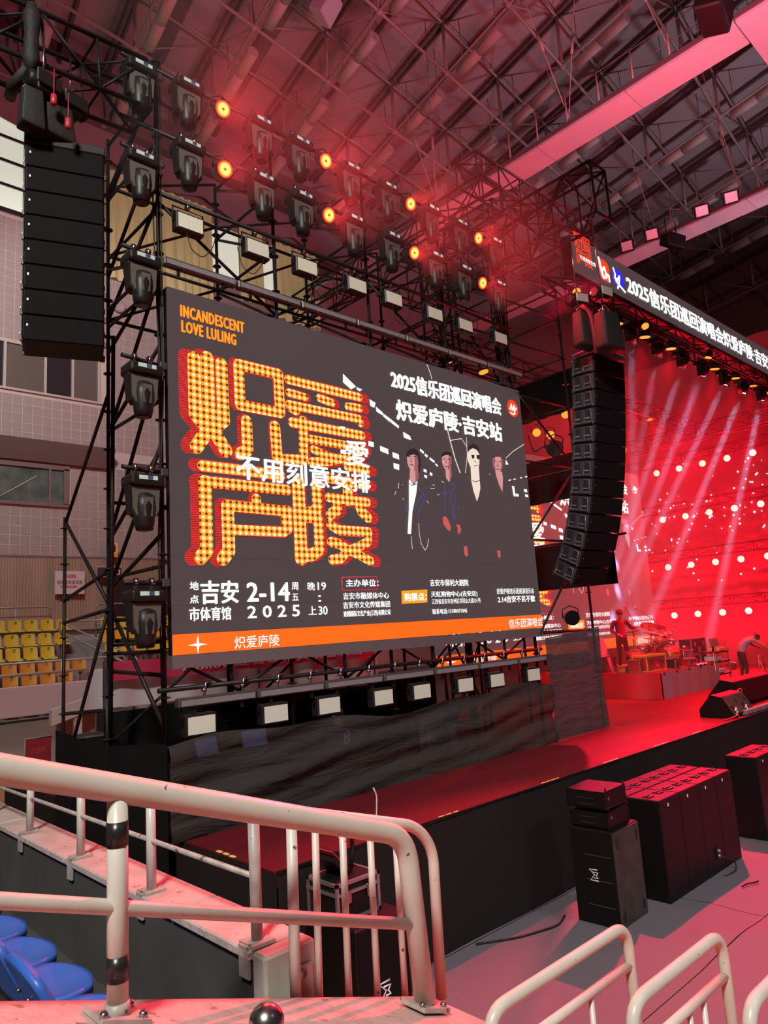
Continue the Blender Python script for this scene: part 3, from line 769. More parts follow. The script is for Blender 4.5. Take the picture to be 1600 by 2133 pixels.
# red banner and pale hoarding seen under the big screen
t = thing('hanging_banner', 'long red banner with white characters seen below the big screen', 'banner', (6.4, 16.0, 2.5))
m = MB(); m.grid(lambda u, v: (8.0 * u, 0.05 * math.sin(u * 40), 0.42 * v + 0.02 * math.sin(u * 20)), 40, 2); m.build('cloth', 'banner_red', t)
for x_ in (0.0, 4.0, 8.0):
    m = MB(); m.tube([(x_, 0.08, -2.5), (x_, 0.08, 0.45)], 0.025, 6); m.build('pole', 'steel', t)
letter(t, '热烈欢迎各位来宾观看演出', (1.8, 0.1, 5.6, 0.24), 'cloth_white', -0.07, 0.03)
b = MB(); b.grid(lambda u, v: (6.2 + 8.6 * u, 16.4 + 0.04 * math.sin(u * 60), 1.9 + 0.9 * v), 60, 2); tag(b.build('pale_hoarding', 'cloth_white'), 'pale cloth hoarding hanging behind the lower batten', 'hoarding')

# ================================================================== STAGE
DZ = 1.27
deck = thing('stage_deck', 'long black stage platform with red light on its top', 'stage', (3.6, 5.4, 0))
for k in range(9):
    x0 = 3.6 + k * 2.6
    for (ya, yb) in ((5.4, 7.0), (7.005, 9.6), (9.605, 13.0)):
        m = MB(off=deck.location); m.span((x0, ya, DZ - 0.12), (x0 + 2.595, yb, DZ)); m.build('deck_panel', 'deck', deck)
def skirt(p, q, n):
    p, q = Vector(p), Vector(q); d = q - p; nn = Vector((-d.y, d.x, 0)).normalized()
    m = MB(off=deck.location)
    m.grid(lambda u, v: tuple(p + d * u + nn * (0.012 * math.sin(u * d.length * 3.1) * (1 - v) + 0.004 * math.sin(u * 90)) + Vector((0, 0, 1.26 * (v)))), n, 3)
    m.build('skirt', 'skirt', deck)
skirt((3.6, 5.39, 0), (27, 5.39, 0), 220); skirt((3.59, 13, 0), (3.59, 5.4, 0), 60)
m = MB(off=deck.location); m.box((15.3, 5.40, DZ - 0.005), (23.4, 0.03, 0.03)); m.build('edge_trim', 'black_plastic', deck)
tape = MB(); tape.box((0, 0, 0), (0.075, 0.035, 0.006)); tf = tape.build('marking_tape', 'yellow_tape', deck)
for xs in ([5.68, 5.79, 5.90], [7.50, 7.60, 7.70, 7.79], [8.93, 9.03, 9.13, 9.22], [10.36, 10.48, 10.6, 10.7], [11.65, 11.75, 11.86]):
    for x in xs:
        o = link('marking_tape', tf.data, deck); o.location = (x - 3.6, 0.03, DZ + 0.004)
tf.location = (3.615 - 3.6, 0.73, DZ + 0.004); tf.rotation_euler = (0, 0, PI / 2)
for y in (6.25, 6.37):
    o = link('marking_tape', tf.data, deck); o.location = (0.02, y - 5.4, DZ + 0.004); o.rotation_euler = (0, 0, PI / 2)
# white cable end on the deck corner
b = MB(off=(5.0, 5.9, DZ)); b.tube(bend([(4.55, 5.75, DZ + 0.01), (4.75, 5.8, DZ + 0.1), (4.85, 5.75, DZ + 0.02), (5.05, 5.75, DZ + 0.03), (5.12, 5.8, DZ + 0.28), (5.08, 5.8, DZ + 0.36)], 0.1), 0.008, 6); tag(b.build('loose_cable', 'paint'), 'white loose cable curling up at the near end of the stage', 'cable')

# ================================================================== SCAFFOLD
SXP = [3.5, 5.12, 6.77, 8.43, 10.08]
scaf = thing('scaffold', 'dark ring lock scaffold tower frame holding the big screen and lamps', 'scaffold', (3.5, 7.2, DZ))
so = scaf.location
def sc(name, p, q, r=0.024, mat='steel', n=8):
    m = MB(off=so); m.tube([p, q], r, n); return m.build(name, mat, scaf)
def standard(x, y, z0, z1):
    m = MB(off=so); m.tube([(x, y, z0), (x, y, z1)], 0.024, 8)
    z = z0 + 0.4
    while z < z1:
        m.lathe([(0.026, z - 0.012), (0.062, z - 0.004), (0.062, z + 0.004), (0.026, z + 0.012)], (x, y, 0), 10); z += 0.5
    m.build('standard', 'steel', scaf)
for x in SXP:
    standard(x, 7.2, DZ, 10.25); standard(x, 8.65, DZ, 10.0)
standard(3.5, 10.15, 0.0, 5.05); standard(3.47, 8.62, DZ, 3.0)
# ledgers along the screen and through its depth
for z in (2.75, 7.55, 8.40, 9.20, 10.02):
    sc('ledger', (3.02 if z > 8.6 else 3.4, 7.14, z), (10.15, 7.14, z), 0.026)
for z in (3.3, 5.0, 7.4, 8.3, 9.3):
    sc('ledger', (3.5, 8.65, z), (10.08, 8.65, z))
for x in SXP:
    for z in (3.25, 7.3, 8.25, 9.1, 9.9): sc('ledger', (x, 7.2, z), (x, 8.65, z), 0.02)
for k in range(4):
    xa, xb = SXP[k], SXP[k + 1]
    for (za, zb) in ((7.4, 8.3), (8.3, 9.3), (9.3, 10.0)):
        sc('brace', (xa, 8.65, za), (xb, 8.65, zb) if k % 2 else (xb, 8.65, zb), 0.02)
    sc('brace', (xa if k % 2 else xb, 7.22, 7.35), (xb if k % 2 else xa, 7.22, 8.35), 0.02)
    sc('brace', (xa, 8.65, 2.1), (xb, 8.65, 3.3), 0.02)
for x in SXP[1:]:
    for (za, zb) in ((7.3, 8.25), (8.25, 9.1), (9.1, 9.9)):
        sc('brace', (x, 7.2, za), (x, 8.65, zb), 0.02)
# left tower side bays (the plane X = 3.5)
for z in (3.15, 4.05, 5.9, 7.55): sc('ledger', (3.5, 7.2, z), (3.5, 8.65, z), 0.022)
for (ya, za, yb, zb) in ((8.65, 7.4, 7.2, 8.35), (8.65, 6.95, 7.2, 7.5), (8.65, 8.0, 7.2, 9.1), (8.65, 8.1, 7.2, 7.6), (8.65, 5.9, 7.2, 6.55), (8.65, 5.85, 7.2, 7.4), (8.65, 4.5, 7.2, 5.35), (8.65, 4.5, 7.2, 6.4), (8.65, 3.9, 7.2, 4.4), (8.65, 3.9, 7.2, 5.4), (8.65, 3.75, 7.2, 2.35), (8.65, 9.2, 7.2, 9.95)):
    sc('brace', (3.5, ya, za), (3.5, yb, zb), 0.024)
for (ya, za, yb, zb) in ((10.15, 5.0, 8.65, 3.75), (8.65, 3.7, 10.15, 1.55), (10.15, 4.95, 8.65, 6.4), (10.15, 3.9, 8.65, 4.15), (10.15, 2.4, 8.65, 2.5), (10.15, 3.6, 8.65, 3.68), (10.15, 1.3, 9.3, 0.6)):
    sc('brace', (3.5, ya, za), (3.5, yb, zb), 0.024)
sc('ledger', (3.5, 8.65, 3.55), (3.5, 7.2, 3.5)); sc('ledger', (3.5, 8.65, 2.95), (3.5, 7.2, 2.9))
# left outriggers under the line array side
sc('brace', (3.5, 8.65, 9.1), (3.5, 7.2, 10.0), 0.03); sc('brace', (3.3, 8.0, 6.9), (3.52, 8.65, 2.0), 0.026)
# lower spine beam under the screen
for x in (4.3, 5.12, 5.95, 6.77, 7.6, 8.43, 9.25, 10.08): sc('strut', (x, 7.2, 2.62), (x, 7.2, 3.1), 0.022)
for k, x in enumerate((3.6, 4.4, 5.2, 6.0, 6.8, 7.6, 8.4, 9.2)): sc('brace', (x, 7.22, 2.66 if k % 2 else 3.05), (x + 0.8, 7.22, 3.05 if k % 2 else 2.66), 0.018)
# right tower behind the screen edge
for (x, y) in ((10.35, 7.4), (10.35, 8.65), (11.75, 7.1), (11.75, 8.65)):
    standard(x, y, DZ, 11.2 if x < 11 else 9.6)
for z in (3.0, 4.6, 6.0, 7.2, 8.2, 9.0, 9.6):
    sc('ledger', (10.08, 7.2, z), (11.75, 7.1, z), 0.02); sc('ledger', (11.75, 7.1, z), (11.75, 8.65, z), 0.02); sc('ledger', (10.35, 8.65, z), (11.75, 8.65, z), 0.02)
for (a, c) in (((10.1, 7.1, 4.6), (11.75, 7.1, 6.0)), ((10.1, 7.1, 3.0), (11.75, 7.1, 4.6)), ((11.75, 7.1, 6.0), (10.1, 7.1, 7.2)), ((10.1, 8.65, 7.2), (11.75, 8.65, 8.2)), ((10.35, 8.65, 9.6), (11.75, 8.65, 8.2)), ((10.1, 7.1, 8.2), (11.75, 7.1, 9.0))):
    sc('brace', a, c, 0.02)
# cable bundles on the uprights
def cable(name, label, pts, r=0.009, group=None, mat='rubber'):
    b = MB(off=pts[0]); b.tube(bend(pts, 0.15, 4), r, 5); return tag(b.build(name, mat), label, 'cable', group)
for k in range(9):
    x = 10.0 + 0.055 * k; pts = [(x, 7.35 + 0.05 * (k % 3), 11.0), (x + 0.06 * math.sin(k), 7.38, 9.6), (x - 0.05, 7.36, 8.4), (x + 0.05 * math.cos(k), 7.38, 7.5), (x, 7.4, 5.0)]
    cable('power_cable', 'black power cable in the bundle down the right screen tower, %s from the left' % ORD[k], pts, 0.014, 'cables down the right tower')
for k in range(3):
    cable('power_cable', 'thin black cable running down the front left scaffold upright, %s of three' % ORD[k], [(3.45 + 0.03 * k, 7.13, 9.9), (3.40 + 0.05 * k, 7.12, 8.2), (3.46 + 0.04 * math.sin(k), 7.12, 6.0), (3.42, 7.13, 4.2), (3.45, 7.15, 2.3)], 0.009, 'cables down the left upright')
for x in (4.05, 4.75, 5.9, 6.3, 7.4, 8.2, 9.0):
    cable('lamp_lead', 'black lead looping under the upper row of panel lights, %s from the left' % ORD[(4.05, 4.75, 5.9, 6.3, 7.4, 8.2, 9.0).index(x)], [(x - 0.25, 7.1, 8.05), (x - 0.2, 7.08, 7.78), (x - 0.05, 7.08, 7.72), (x + 0.1, 7.09, 7.9), (x + 0.2, 7.1, 8.35)], 0.006, 'leads of the upper panel lights')

# trusses around the tower
t = truss('box_truss', 'black box truss arm at the top left that carries the left line array', 'truss', (0.4, 7.22, 9.42), (3.3, 7.22, 9.62), 0.5, 5, 0.62)
t = truss('box_truss', 'black box truss jutting over the stage that carries the right line array', 'truss', (10.64, 9.8, 10.38), (10.64, 5.35, 10.38), 0.48, 8, 0.94)
t = truss('box_truss', 'black box truss crossing above the right end of the screen tower', 'truss', (10.05, 7.7, 11.85), (14.2, 7.7, 11.85), 0.5, 6, 0.5)
t = truss('box_truss', 'black box truss running back into the hall from the right tower', 'truss', (10.4, 7.4, 11.3), (10.4, 13.5, 11.3), 0.6, 7, 0.62)
t = truss('box_truss', 'black tower truss standing behind the right end of the screen', 'truss', (10.9, 9.4, 0.5), (10.9, 9.4, 11.0), 0.5, 12)
t = truss('box_truss', 'black lattice truss lying behind the top of the screen', 'truss', (7.4, 9.3, 8.0), (10.3, 9.3, 8.0), 0.5, 5)

# ================================================================== LAMPS OF THE TOWER
def moving_head(label, loc, group):
    t = thing('moving_head', label, 'moving head', loc, 0, group)
    for s in (-1, 1):
        m = MB(); m.lathe([(0.045, -0.02), (0.045, 0.02)], (s * 0.085, 0, 0), 12, axis='X'); m.box((s * 0.085, 0, -0.055), (0.035, 0.05, 0.06), bev=0.006); m.build('clamp', 'chrome', t)
    m = MB(); m.box((0, 0, -0.145), (0.37, 0.28, 0.125), bev=0.03, seg=2); m.build('base', 'dark_plastic', t)
    m = MB(); m.box((0.0, -0.142, -0.125), (0.20, 0.006, 0.042)); p = m.build('control_panel', 'display', t)
    m = MB(); m.box((0.02, -0.146, -0.125), (0.055, 0.006, 0.042)); m.build('screen', 'display_dark', p)
    m = MB()
    for s in (-1, 1):
        m.prism([(s * 0.175, -0.07, -0.2), (s * 0.175, 0.07, -0.2), (s * 0.155, 0.05, -0.50), (s * 0.155, -0.05, -0.50)], (-s * 0.045, 0, 0))
    m.box((0, 0, -0.215), (0.35, 0.15, 0.05), bev=0.01); m.build('yoke', 'dark_plastic', t)
    m = MB(); m.prism([(-0.15, -0.085, -0.215), (0.15, -0.085, -0.215), (0.135, -0.085, -0.46), (0.10, -0.085, -0.52), (-0.10, -0.085, -0.52), (-0.135, -0.085, -0.46)], (0, 0.16, 0)); m.build('body', 'grey_plastic', t)
    m = MB(); m.lathe([(0.055, -0.27), (0.105, -0.30), (0.115, -0.42), (0.10, -0.60), (0.085, -0.665)], (0, -0.03, 0), 16); h = m.build('head', 'dark_plastic', t)
    m = MB(); m.prism([(-0.05, -0.142, -0.33), (0.05, -0.142, -0.33), (0.045, -0.132, -0.53), (-0.045, -0.132, -0.53)], (0, 0.03, 0)); m.build('cover_plate', 'grey_plastic', h)
    m = MB(); m.lathe([(0.08, -0.666), (0.06, -0.671)], (0, -0.03, 0), 16); m.build('lens', 'win_dark', h)
    return t
RX = [3.82, 4.86, 5.49, 6.40, 7.15, 8.11, 8.81, 9.74]
mh = None; up_g = 'moving heads on the two upper pipes'
for row, (z, rn) in enumerate(((10.02, 'upper pipe'), (9.20, 'second pipe'))):
    for i, x in enumerate(RX):
        lb = 'black moving head hanging from the %s over the screen, %s from the left' % (rn, ORD[i])
        mh = mh or moving_head(lb, (x, 7.06, z), up_g)
        if not (row == 0 and i == 0): dup(mh, (x, 7.06, z), 0, lb)
for i, z in enumerate((9.94, 8.78, 7.55, 6.28, 5.06, 3.86)):
    lb = 'black moving head in the column on the left tower, %s from the top' % ORD[i]
    o = dup(mh, (3.22, 7.06, z), 0, lb, 'moving heads in a column on the left tower')
    t = thing('stub_pipe', 'short steel pipe clamped to the left tower carrying the %s moving head' % ORD[i], 'pipe', (3.0, 7.06, z), 0, 'stub pipes of the left tower')
    m = MB(); m.tube([(0, 0, 0), (0.56, 0.1, 0)], 0.025, 8); m.build('pipe', 'steel', t)
    m = MB(); m.box((0.5, 0.1, 0), (0.09, 0.1, 0.09), bev=0.01); m.build('coupler', 'steel_grey', t)

def par_lamp(label, loc, aim, group, face='par_face', power=0, col=(1, 0.04, 0.05), R=0.105, ang=100, yoke=True, cat='par lamp'):
    """Round LED par; the face looks along local -Y, the root carries the yaw and pitch."""
    t = bpy.data.objects.new('par_lamp', None); COL.objects.link(t); t.location = loc
    d = (Vector(aim) - Vector(loc)).normalized()
    t.rotation_euler = d.to_track_quat('-Y', 'Z').to_euler()
    tag(t, label, cat, group)
    m = MB(); m.lathe([(R * 0.7, 0.20), (R * 0.95, 0.16), (R * 1.05, 0.02), (R * 1.05, 0.0), (R, 0.0)], (0, 0, 0), 20, axis='Y'); m.build('housing', 'dark_plastic', t)
    m = MB(); m.lathe([(R * 0.97, 0.002), (R * 0.97, -0.012)], (0, 0, 0), 24, axis='Y'); m.build('lens', face, t)
    if yoke:
        m = MB(); m.tube([(-R * 1.15, 0.1, 0), (-R * 1.15, 0.1, R * 1.2), (0, 0.1, R * 1.7), (R * 1.15, 0.1, R * 1.2), (R * 1.15, 0.1, 0)], 0.012, 6); m.build('yoke', 'steel', t)
    if power:
        l = bpy.data.lights.new('par_light', 'SPOT'); l.energy = power; l.color = col; l.spot_size = math.radians(ang); l.spot_blend = 0.6; l.shadow_soft_size = R
        o = bpy.data.objects.new('par_light', l); COL.objects.link(o); o.parent = t; o.location = (0, -0.03, 0); o.rotation_euler = (PI / 2 + PI, 0, 0)
        o.rotation_euler = Vector((0, -1, 0)).to_track_quat('-Z', 'Y').to_euler()
    return t
for row, (z, rn) in enumerate(((9.84, 'upper pipe'), (9.00, 'second pipe'))):
    for i, x in enumerate((4.31, 5.96, 7.665, 9.335)):
        par_lamp('glowing red par lamp on the %s over the screen, %s from the left' % (rn, ORD[i]), (x, 7.03, z), (x - 0.3, -4.0, z - 4.5), 'glowing red pars on the screen tower', power=480, ang=112)

def panel_light(label, loc, group, tilt=0.0):
    t = thing('panel_light', label, 'panel light', loc, 0, group)
    m = MB(); m.box((0, 0.02, 0), (0.36, 0.13, 0.235), bev=0.012, rot=(tilt, 0, 0)); m.build('housing', 'dark_plastic', t)
    m = MB(); m.box((0, -0.047, 0), (0.315, 0.012, 0.18), rot=(tilt, 0, 0)); m.build('diffuser', 'diffuser', t)
    m = MB(); m.tube([(-0.195, 0.02, 0), (-0.195, 0.02, 0.19), (0.195, 0.02, 0.19), (0.195, 0.02, 0)], 0.013, 6); m.build('yoke', 'steel', t)
    m = MB(); m.lathe([(0.04, -0.02), (0.04, 0.02)], (0, 0.03, 0.235), 10, axis='X'); m.build('clamp', 'chrome', t)
    return t
pl = None
for row, (z, rn, g) in enumerate(((8.12, 'pipe above the screen', 'panel lights above the screen'), (2.36, 'rail below the screen', 'panel lights below the screen'))):
    for i, x in enumerate((3.85, 4.79, 5.57, 6.47, 7.19, 8.1, 8.84, 9.78)):
        lb = 'flat pale faced panel light under the %s, %s from the left' % (rn, ORD[i])
        if pl is None: pl = panel_light(lb, (x, 7.12, z), g)
        else: dup(pl, (x, 7.12, z), 0, lb, g)

def batten(label, x0, x1, y, z, loc):
    t = thing('light_batten', label, 'light batten', loc)
    n = 7; L = (x1 - x0) / n
    for k in range(n):
        m = MB(off=loc); m.span((x0 + k * L, y, z - 0.045), (x0 + (k + 1) * L - 0.02, y + 0.1, z + 0.055), bev=0.012); m.build('segment', 'steel_grey', t)
        m = MB(off=loc); m.span((x0 + k * L + 0.03, y - 0.006, z - 0.03), (x0 + (k + 1) * L - 0.05, y, z + 0.03)); m.build('strip_face', 'batten_face', t)
        for q in (0.2, 0.8):
            m = MB(off=loc); m.box((x0 + (k + q) * L, y + 0.05, z - 0.08), (0.03, 0.03, 0.08)); m.build('hook', 'steel', t)
    return t
batten('long grey segmented light batten along the top of the screen', 3.50, 10.30, 7.05, 7.53, (3.5, 7.05, 7.53))
batten('long grey segmented light batten below the screen', 3.58, 10.36, 7.05, 2.6, (3.58, 7.05, 2.6))
# clamps and small fittings on the lower batten
fit = None
for i in range(14):
    x = 3.9 + 0.47 * i
    b = MB(off=(x, 7.1, 2.66)); b.tube([(x, 7.1, 2.64), (x + 0.02, 7.1, 2.78), (x + 0.07, 7.1, 2.8)], 0.014, 6); b.lathe([(0.03, 2.7), (0.03, 2.73)], (x, 7.1, 0), 8)
    tag(b.build('hook_clamp', 'chrome'), 'small hook clamp standing on the lower light batten, %s from the left' % ORD[i], 'clamp', 'hook clamps on the lower batten')

# ================================================================== BIG LED SCREEN
SU, SV = 6.64, 4.14
scr = thing('led_screen', 'big LED screen with orange marquee characters on the scaffold tower', 'LED screen', (3.54, 7.1, 3.098))
nx, nz = 13, 8
b = MB(); b.span((0.005, 0.002, 0), (SU, 0.09, SV)); b.build('cabinet_frame', 'black_plastic', scr)
pm = MB(); pm.box((0, 0, 0), (SU / nx - 0.002, 0.008, SV / nz - 0.002)); pf = None
for i in range(nx):
    for j in range(nz):
        if pf is None: pf = pm.build('led_panel', 'led_back', scr); o = pf
        else: o = link('led_panel', pf.data, scr)
        o.location = ((i + 0.5) * SU / nx, 0.0, (j + 0.5) * SV / nz)
b = MB(); b.span((0, -0.004, -0.14), (SU, 0.10, -0.005)); b.build('bottom_rail', 'alu', scr)
def flat(parent, name, polys, mat, y):
    m = MB()
    for p in polys: m.poly([(u, y, v) for u, v in p])
    o = m.build(name, mat, parent, recalc=False)
    return o
def strokes(parent, name, data, mat, y, grow=0.0, sc=None):
    """Round ended ribbons in the screen plane."""
    m = MB(); k = 0
    for w, pts in data:
        r = w / 2 + grow; P2 = [Vector((p[0], p[1])) for p in pts]
        if sc: P2 = [Vector((sc[0] + (p.x - sc[0]) * sc[2], sc[1] + (p.y - sc[1]) * sc[3])) for p in P2]
        for i, p in enumerate(P2):
            yy = y - 0.00002 * k; k += 1
            m.poly([(p.x + r * math.cos(a * PI / 8), yy, p.y + r * math.sin(a * PI / 8)) for a in range(16)])
            if i < len(P2) - 1:
                q = P2[i + 1]; d = (q - p).normalized(); n = Vector((-d.y, d.x)) * r
                m.poly([(p.x + n.x, yy, p.y + n.y), (p.x - n.x, yy, p.y - n.y), (q.x - n.x, yy, q.y - n.y), (q.x + n.x, yy, q.y + n.y)])
    return m.build(name, mat, parent, recalc=False)
BIG = [
 (0.165, [(0.322, 3.345), (0.324, 2.705)]), (0.17, [(0.492, 3.383), (0.501, 2.616)]), (0.165, [(0.678, 3.346), (0.687, 2.661)]),
 (0.18, [(0.331, 2.675), (0.416, 2.587), (0.509, 2.577), (0.603, 2.592), (0.683, 2.66)]), (0.2, [(0.411, 2.703), (0.605, 2.672)]),
 (0.17, [(0.525, 2.54), (0.412, 2.414), (0.331, 2.295)]), (0.17, [(0.525, 2.54), (0.607, 2.434), (0.706, 2.297)]),
 (0.15, [(0.913, 3.384), (0.918, 2.894)]), (0.14, [(0.913, 3.393), (1.498, 3.387)]), (0.15, [(1.488, 3.385), (1.494, 2.9)]), (0.14, [(0.918, 2.886), (1.494, 2.883)]),
 (0.155, [(0.998, 2.693), (1.003, 2.342), (0.901, 2.281)]), (0.155, [(1.405, 2.689), (1.422, 2.312)]), (0.14, [(1.438, 2.276), (1.607, 2.288), (1.812, 2.312)]),
 (0.125, [(1.642, 3.35), (2.833, 3.328)]), (0.11, [(1.643, 3.174), (1.892, 3.157)]), (0.115, [(2.132, 3.192), (2.341, 3.16)]), (0.115, [(2.618, 3.157), (2.737, 3.168), (2.833, 3.166)]),
 (0.12, [(1.635, 3.015), (2.809, 3.01), (2.829, 2.956)]), (0.13, [(1.654, 2.983), (1.734, 2.953)]),
 (0.13, [(1.674, 2.786), (2.839, 2.778)]), (0.14, [(1.842, 2.83), (1.824, 2.339)]),
 (0.12, [(1.955, 2.604), (2.777, 2.601), (2.822, 2.57), (2.707, 2.472)]), (0.11, [(1.99, 2.473), (2.246, 2.407), (2.585, 2.393), (2.803, 2.326)]), (0.12, [(1.948, 2.301), (2.242, 2.344), (2.648, 2.465)]),
 (0.125, [(0.393, 2.079), (0.905, 2.082), (1.466, 2.075)]),
 (0.13, [(0.401, 1.898), (1.546, 1.9)]), (0.165, [(0.426, 1.893), (0.426, 1.12), (0.351, 1.037)]),
 (0.13, [(1.096, 1.752), (1.102, 1.669)]), (0.13, [(0.688, 1.646), (1.552, 1.635)]), (0.165, [(0.705, 1.632), (0.705, 1.12), (0.63, 1.032)]), (0.16, [(1.522, 1.625), (1.527, 1.428)]), (0.12, [(0.748, 1.366), (1.48, 1.375)]),
 (0.19, [(1.721, 2.012), (1.714, 1.063)]), (0.16, [(2.008, 2.022), (2.004, 1.712), (1.932, 1.639), (1.745, 1.618)]), (0.16, [(1.774, 1.587), (1.992, 1.592), (2.009, 1.533), (2.003, 1.178), (1.9, 1.108), (1.736, 1.088)]),
 (0.13, [(2.547, 2.308), (2.887, 2.29)]), (0.13, [(2.186, 2.118), (2.87, 2.08)]), (0.165, [(2.527, 2.044), (2.524, 1.846)]), (0.125, [(2.196, 1.86), (2.863, 1.845)]),
 (0.15, [(2.343, 1.832), (2.334, 1.709), (2.209, 1.635)]), (0.15, [(2.696, 1.824), (2.746, 1.71), (2.858, 1.636)]),
 (0.13, [(2.2, 1.501), (2.327, 1.438), (2.854, 1.437), (2.831, 1.301), (2.614, 1.214), (2.463, 1.166), (2.345, 1.068), (2.202, 1.048)]), (0.13, [(2.196, 1.278), (2.325, 1.257), (2.465, 1.192), (2.664, 1.119), (2.857, 1.043)]),
]
CXY = (1.516, 2.269)
art = []
art.append(strokes(scr, 'character_shadow', BIG, 'led_stripes', -0.006, 0.012, (CXY[0], CXY[1], 1.085, 1.0)))
art.append(strokes(scr, 'character_shadow', BIG, 'led_stripes', -0.0085, 0.012, (CXY[0], CXY[1], 1.045, 1.0)))
art.append(strokes(scr, 'marquee_characters', BIG, 'led_bulbs', -0.0105))
art[-1]['label'] = 'giant amber marquee bulb characters with red sides'
def L(*a, **k):
    o = letter(scr, *a, **k); art.append(o); return o
LY = -0.016
L('INCANDESCENT', (0.165, 3.812, 0.837, 0.14), 'led_boxred', LY, 0.075, spacing=1.18)
L('LOVE LULING', (0.174, 3.627, 0.707, 0.139), 'led_boxred', LY, 0.075, spacing=1.18)
L('INCANDESCENT', (0.165, 3.812, 0.837, 0.14), 'led_amber', LY - 0.003, 0.05, spacing=1.18)
L('LOVE LULING', (0.174, 3.627, 0.707, 0.139), 'led_amber', LY - 0.003, 0.05, spacing=1.18)
L('2025信乐团巡回演唱会', (3.481, 3.59, 2.572, 0.289), 'led_white', LY, 0.052)
L('炽爱庐陵·吉安站', (3.546, 3.121, 2.457, 0.307), 'led_white', LY, 0.052)
L('愛', (2.536, 2.334, 0.405, 0.353), 'led_white', LY, 0.03)
L('不用刻意安排', (0.834, 1.976, 2.102, 0.3), 'led_white', LY, 0.03)
L('地', (0.211, 0.682, 0.103, 0.088), 'led_white', LY, 0.03)
L('点', (0.208, 0.538, 0.102, 0.087), 'led_white', LY, 0.03)
L('吉安', (0.343, 0.529, 0.465, 0.251), 'led_white', LY, 0.035)
L('市体育馆', (0.199, 0.348, 0.506, 0.144), 'led_white', LY, 0.03)
L('2-14', (0.927, 0.544, 0.584, 0.214), 'led_white', LY, 0.045)
L('周', (1.552, 0.67, 0.093, 0.093), 'led_white', LY, 0.02)
L('五', (1.552, 0.544, 0.093, 0.08), 'led_white', LY, 0.02)
L('2 0 2 5', (0.923, 0.354, 0.729, 0.136), 'led_white', LY, 0.04)
L('晚', (1.79, 0.662, 0.111, 0.101), 'led_white', LY, 0.02)
L('19', (1.946, 0.667, 0.129, 0.095), 'led_white', LY, 0.03)
L(':', (1.943, 0.519, 0.046, 0.083), 'led_white', LY, 0.02)
L('上', (1.787, 0.364, 0.119, 0.105), 'led_white', LY, 0.02)
L('30', (1.942, 0.359, 0.137, 0.106), 'led_white', LY, 0.03)
L('主办单位：', (2.408, 0.706, 0.564, 0.093), 'led_white', LY, 0.03)
L('吉安市融媒体中心', (2.347, 0.541, 0.803, 0.086), 'led_white', LY, 0.02)
L('吉安市文化传媒集团', (2.339, 0.425, 0.819, 0.086), 'led_white', LY, 0.02)
L('途园国际文化产业(江西)有限公司', (2.338, 0.31, 0.817, 0.085), 'led_white', LY, 0.02)
L('购票点：', (3.439, 0.502, 0.442, 0.106), 'led_white', LY - 0.004, 0.03)
L('吉安市保利大剧院', (3.98, 0.704, 0.84, 0.097), 'led_white', LY, 0.02)
L('天虹购物中心(吉安店)', (3.982, 0.533, 1.028, 0.096), 'led_white', LY, 0.02)
L('江西省吉安市吉州区井冈山大道131号', (3.989, 0.444, 1.085, 0.075), 'led_white', LY, 0.01)
L('联系电话:15180471045', (3.984, 0.301, 0.755, 0.074), 'led_white', LY, 0.02)
L('炽爱庐陵信乐团巡演音乐会', (5.494, 0.568, 0.989, 0.091), 'led_white', LY, 0.01)
L('2.14吉安不见不散', (5.5, 0.433, 0.991, 0.105), 'led_white', LY, 0.03)
art.append(flat(scr, 'orange_bar', [[(0.004, 0.0), (SU, 0.0), (SU, 0.215), (0.004, 0.215)]], 'led_orange', -0.006))
L('炽爱庐陵', (0.742, 0.02, 0.599, 0.138), 'led_white', LY, 0.0)
L('信乐团演唱会', (5.728, 0.027, 0.915, 0.142), 'led_white', LY, 0.0)
st = (0.292, 0.095)
art.append(flat(scr, 'star_mark', [[(st[0] + (0.115 if k % 2 == 0 else 0.022) * math.cos(k * PI / 4), st[1] + (0.098 if k % 2 == 0 else 0.02) * math.sin(k * PI / 4)) for k in range(8)]], 'led_white', LY))
# frames of the two captions
bx = [(2.345, 0.824), (2.955, 0.838), (2.949, 0.665), (2.341, 0.657)]
m = MB(); m.tube([(p[0], -0.012, p[1]) for p in bx + [bx[0]]], 0.008, 4); art.append(m.build('caption_frame', 'led_boxred', scr))
bo = [(3.396, 0.641), (3.915, 0.657), (3.895, 0.473), (3.388, 0.463)]
art.append(flat(scr, 'caption_box', [bo], 'led_amber', -0.012))
# round logo
lg = (6.397, 3.774)
art.append(flat(scr, 'round_logo', [[(lg[0] + 0.155 * math.cos(a * PI / 14), lg[1] + 0.155 * math.sin(a * PI / 14)) for a in range(28)]], 'led_redlogo', -0.012))
m = strokes(scr, 'logo_mark', [(0.03, [(lg[0] - 0.09, lg[1] - 0.03), (lg[0] - 0.03, lg[1] + 0.07), (lg[0] - 0.03, lg[1] - 0.04), (lg[0] + 0.05, lg[1] + 0.06), (lg[0] + 0.03, lg[1] - 0.06), (lg[0] + 0.1, lg[1] + 0.02)]), (0.025, [(lg[0] - 0.08, lg[1] - 0.09), (lg[0] + 0.0, lg[1] - 0.11), (lg[0] + 0.06, lg[1] - 0.08)])], 'led_white', -0.014); art.append(m)
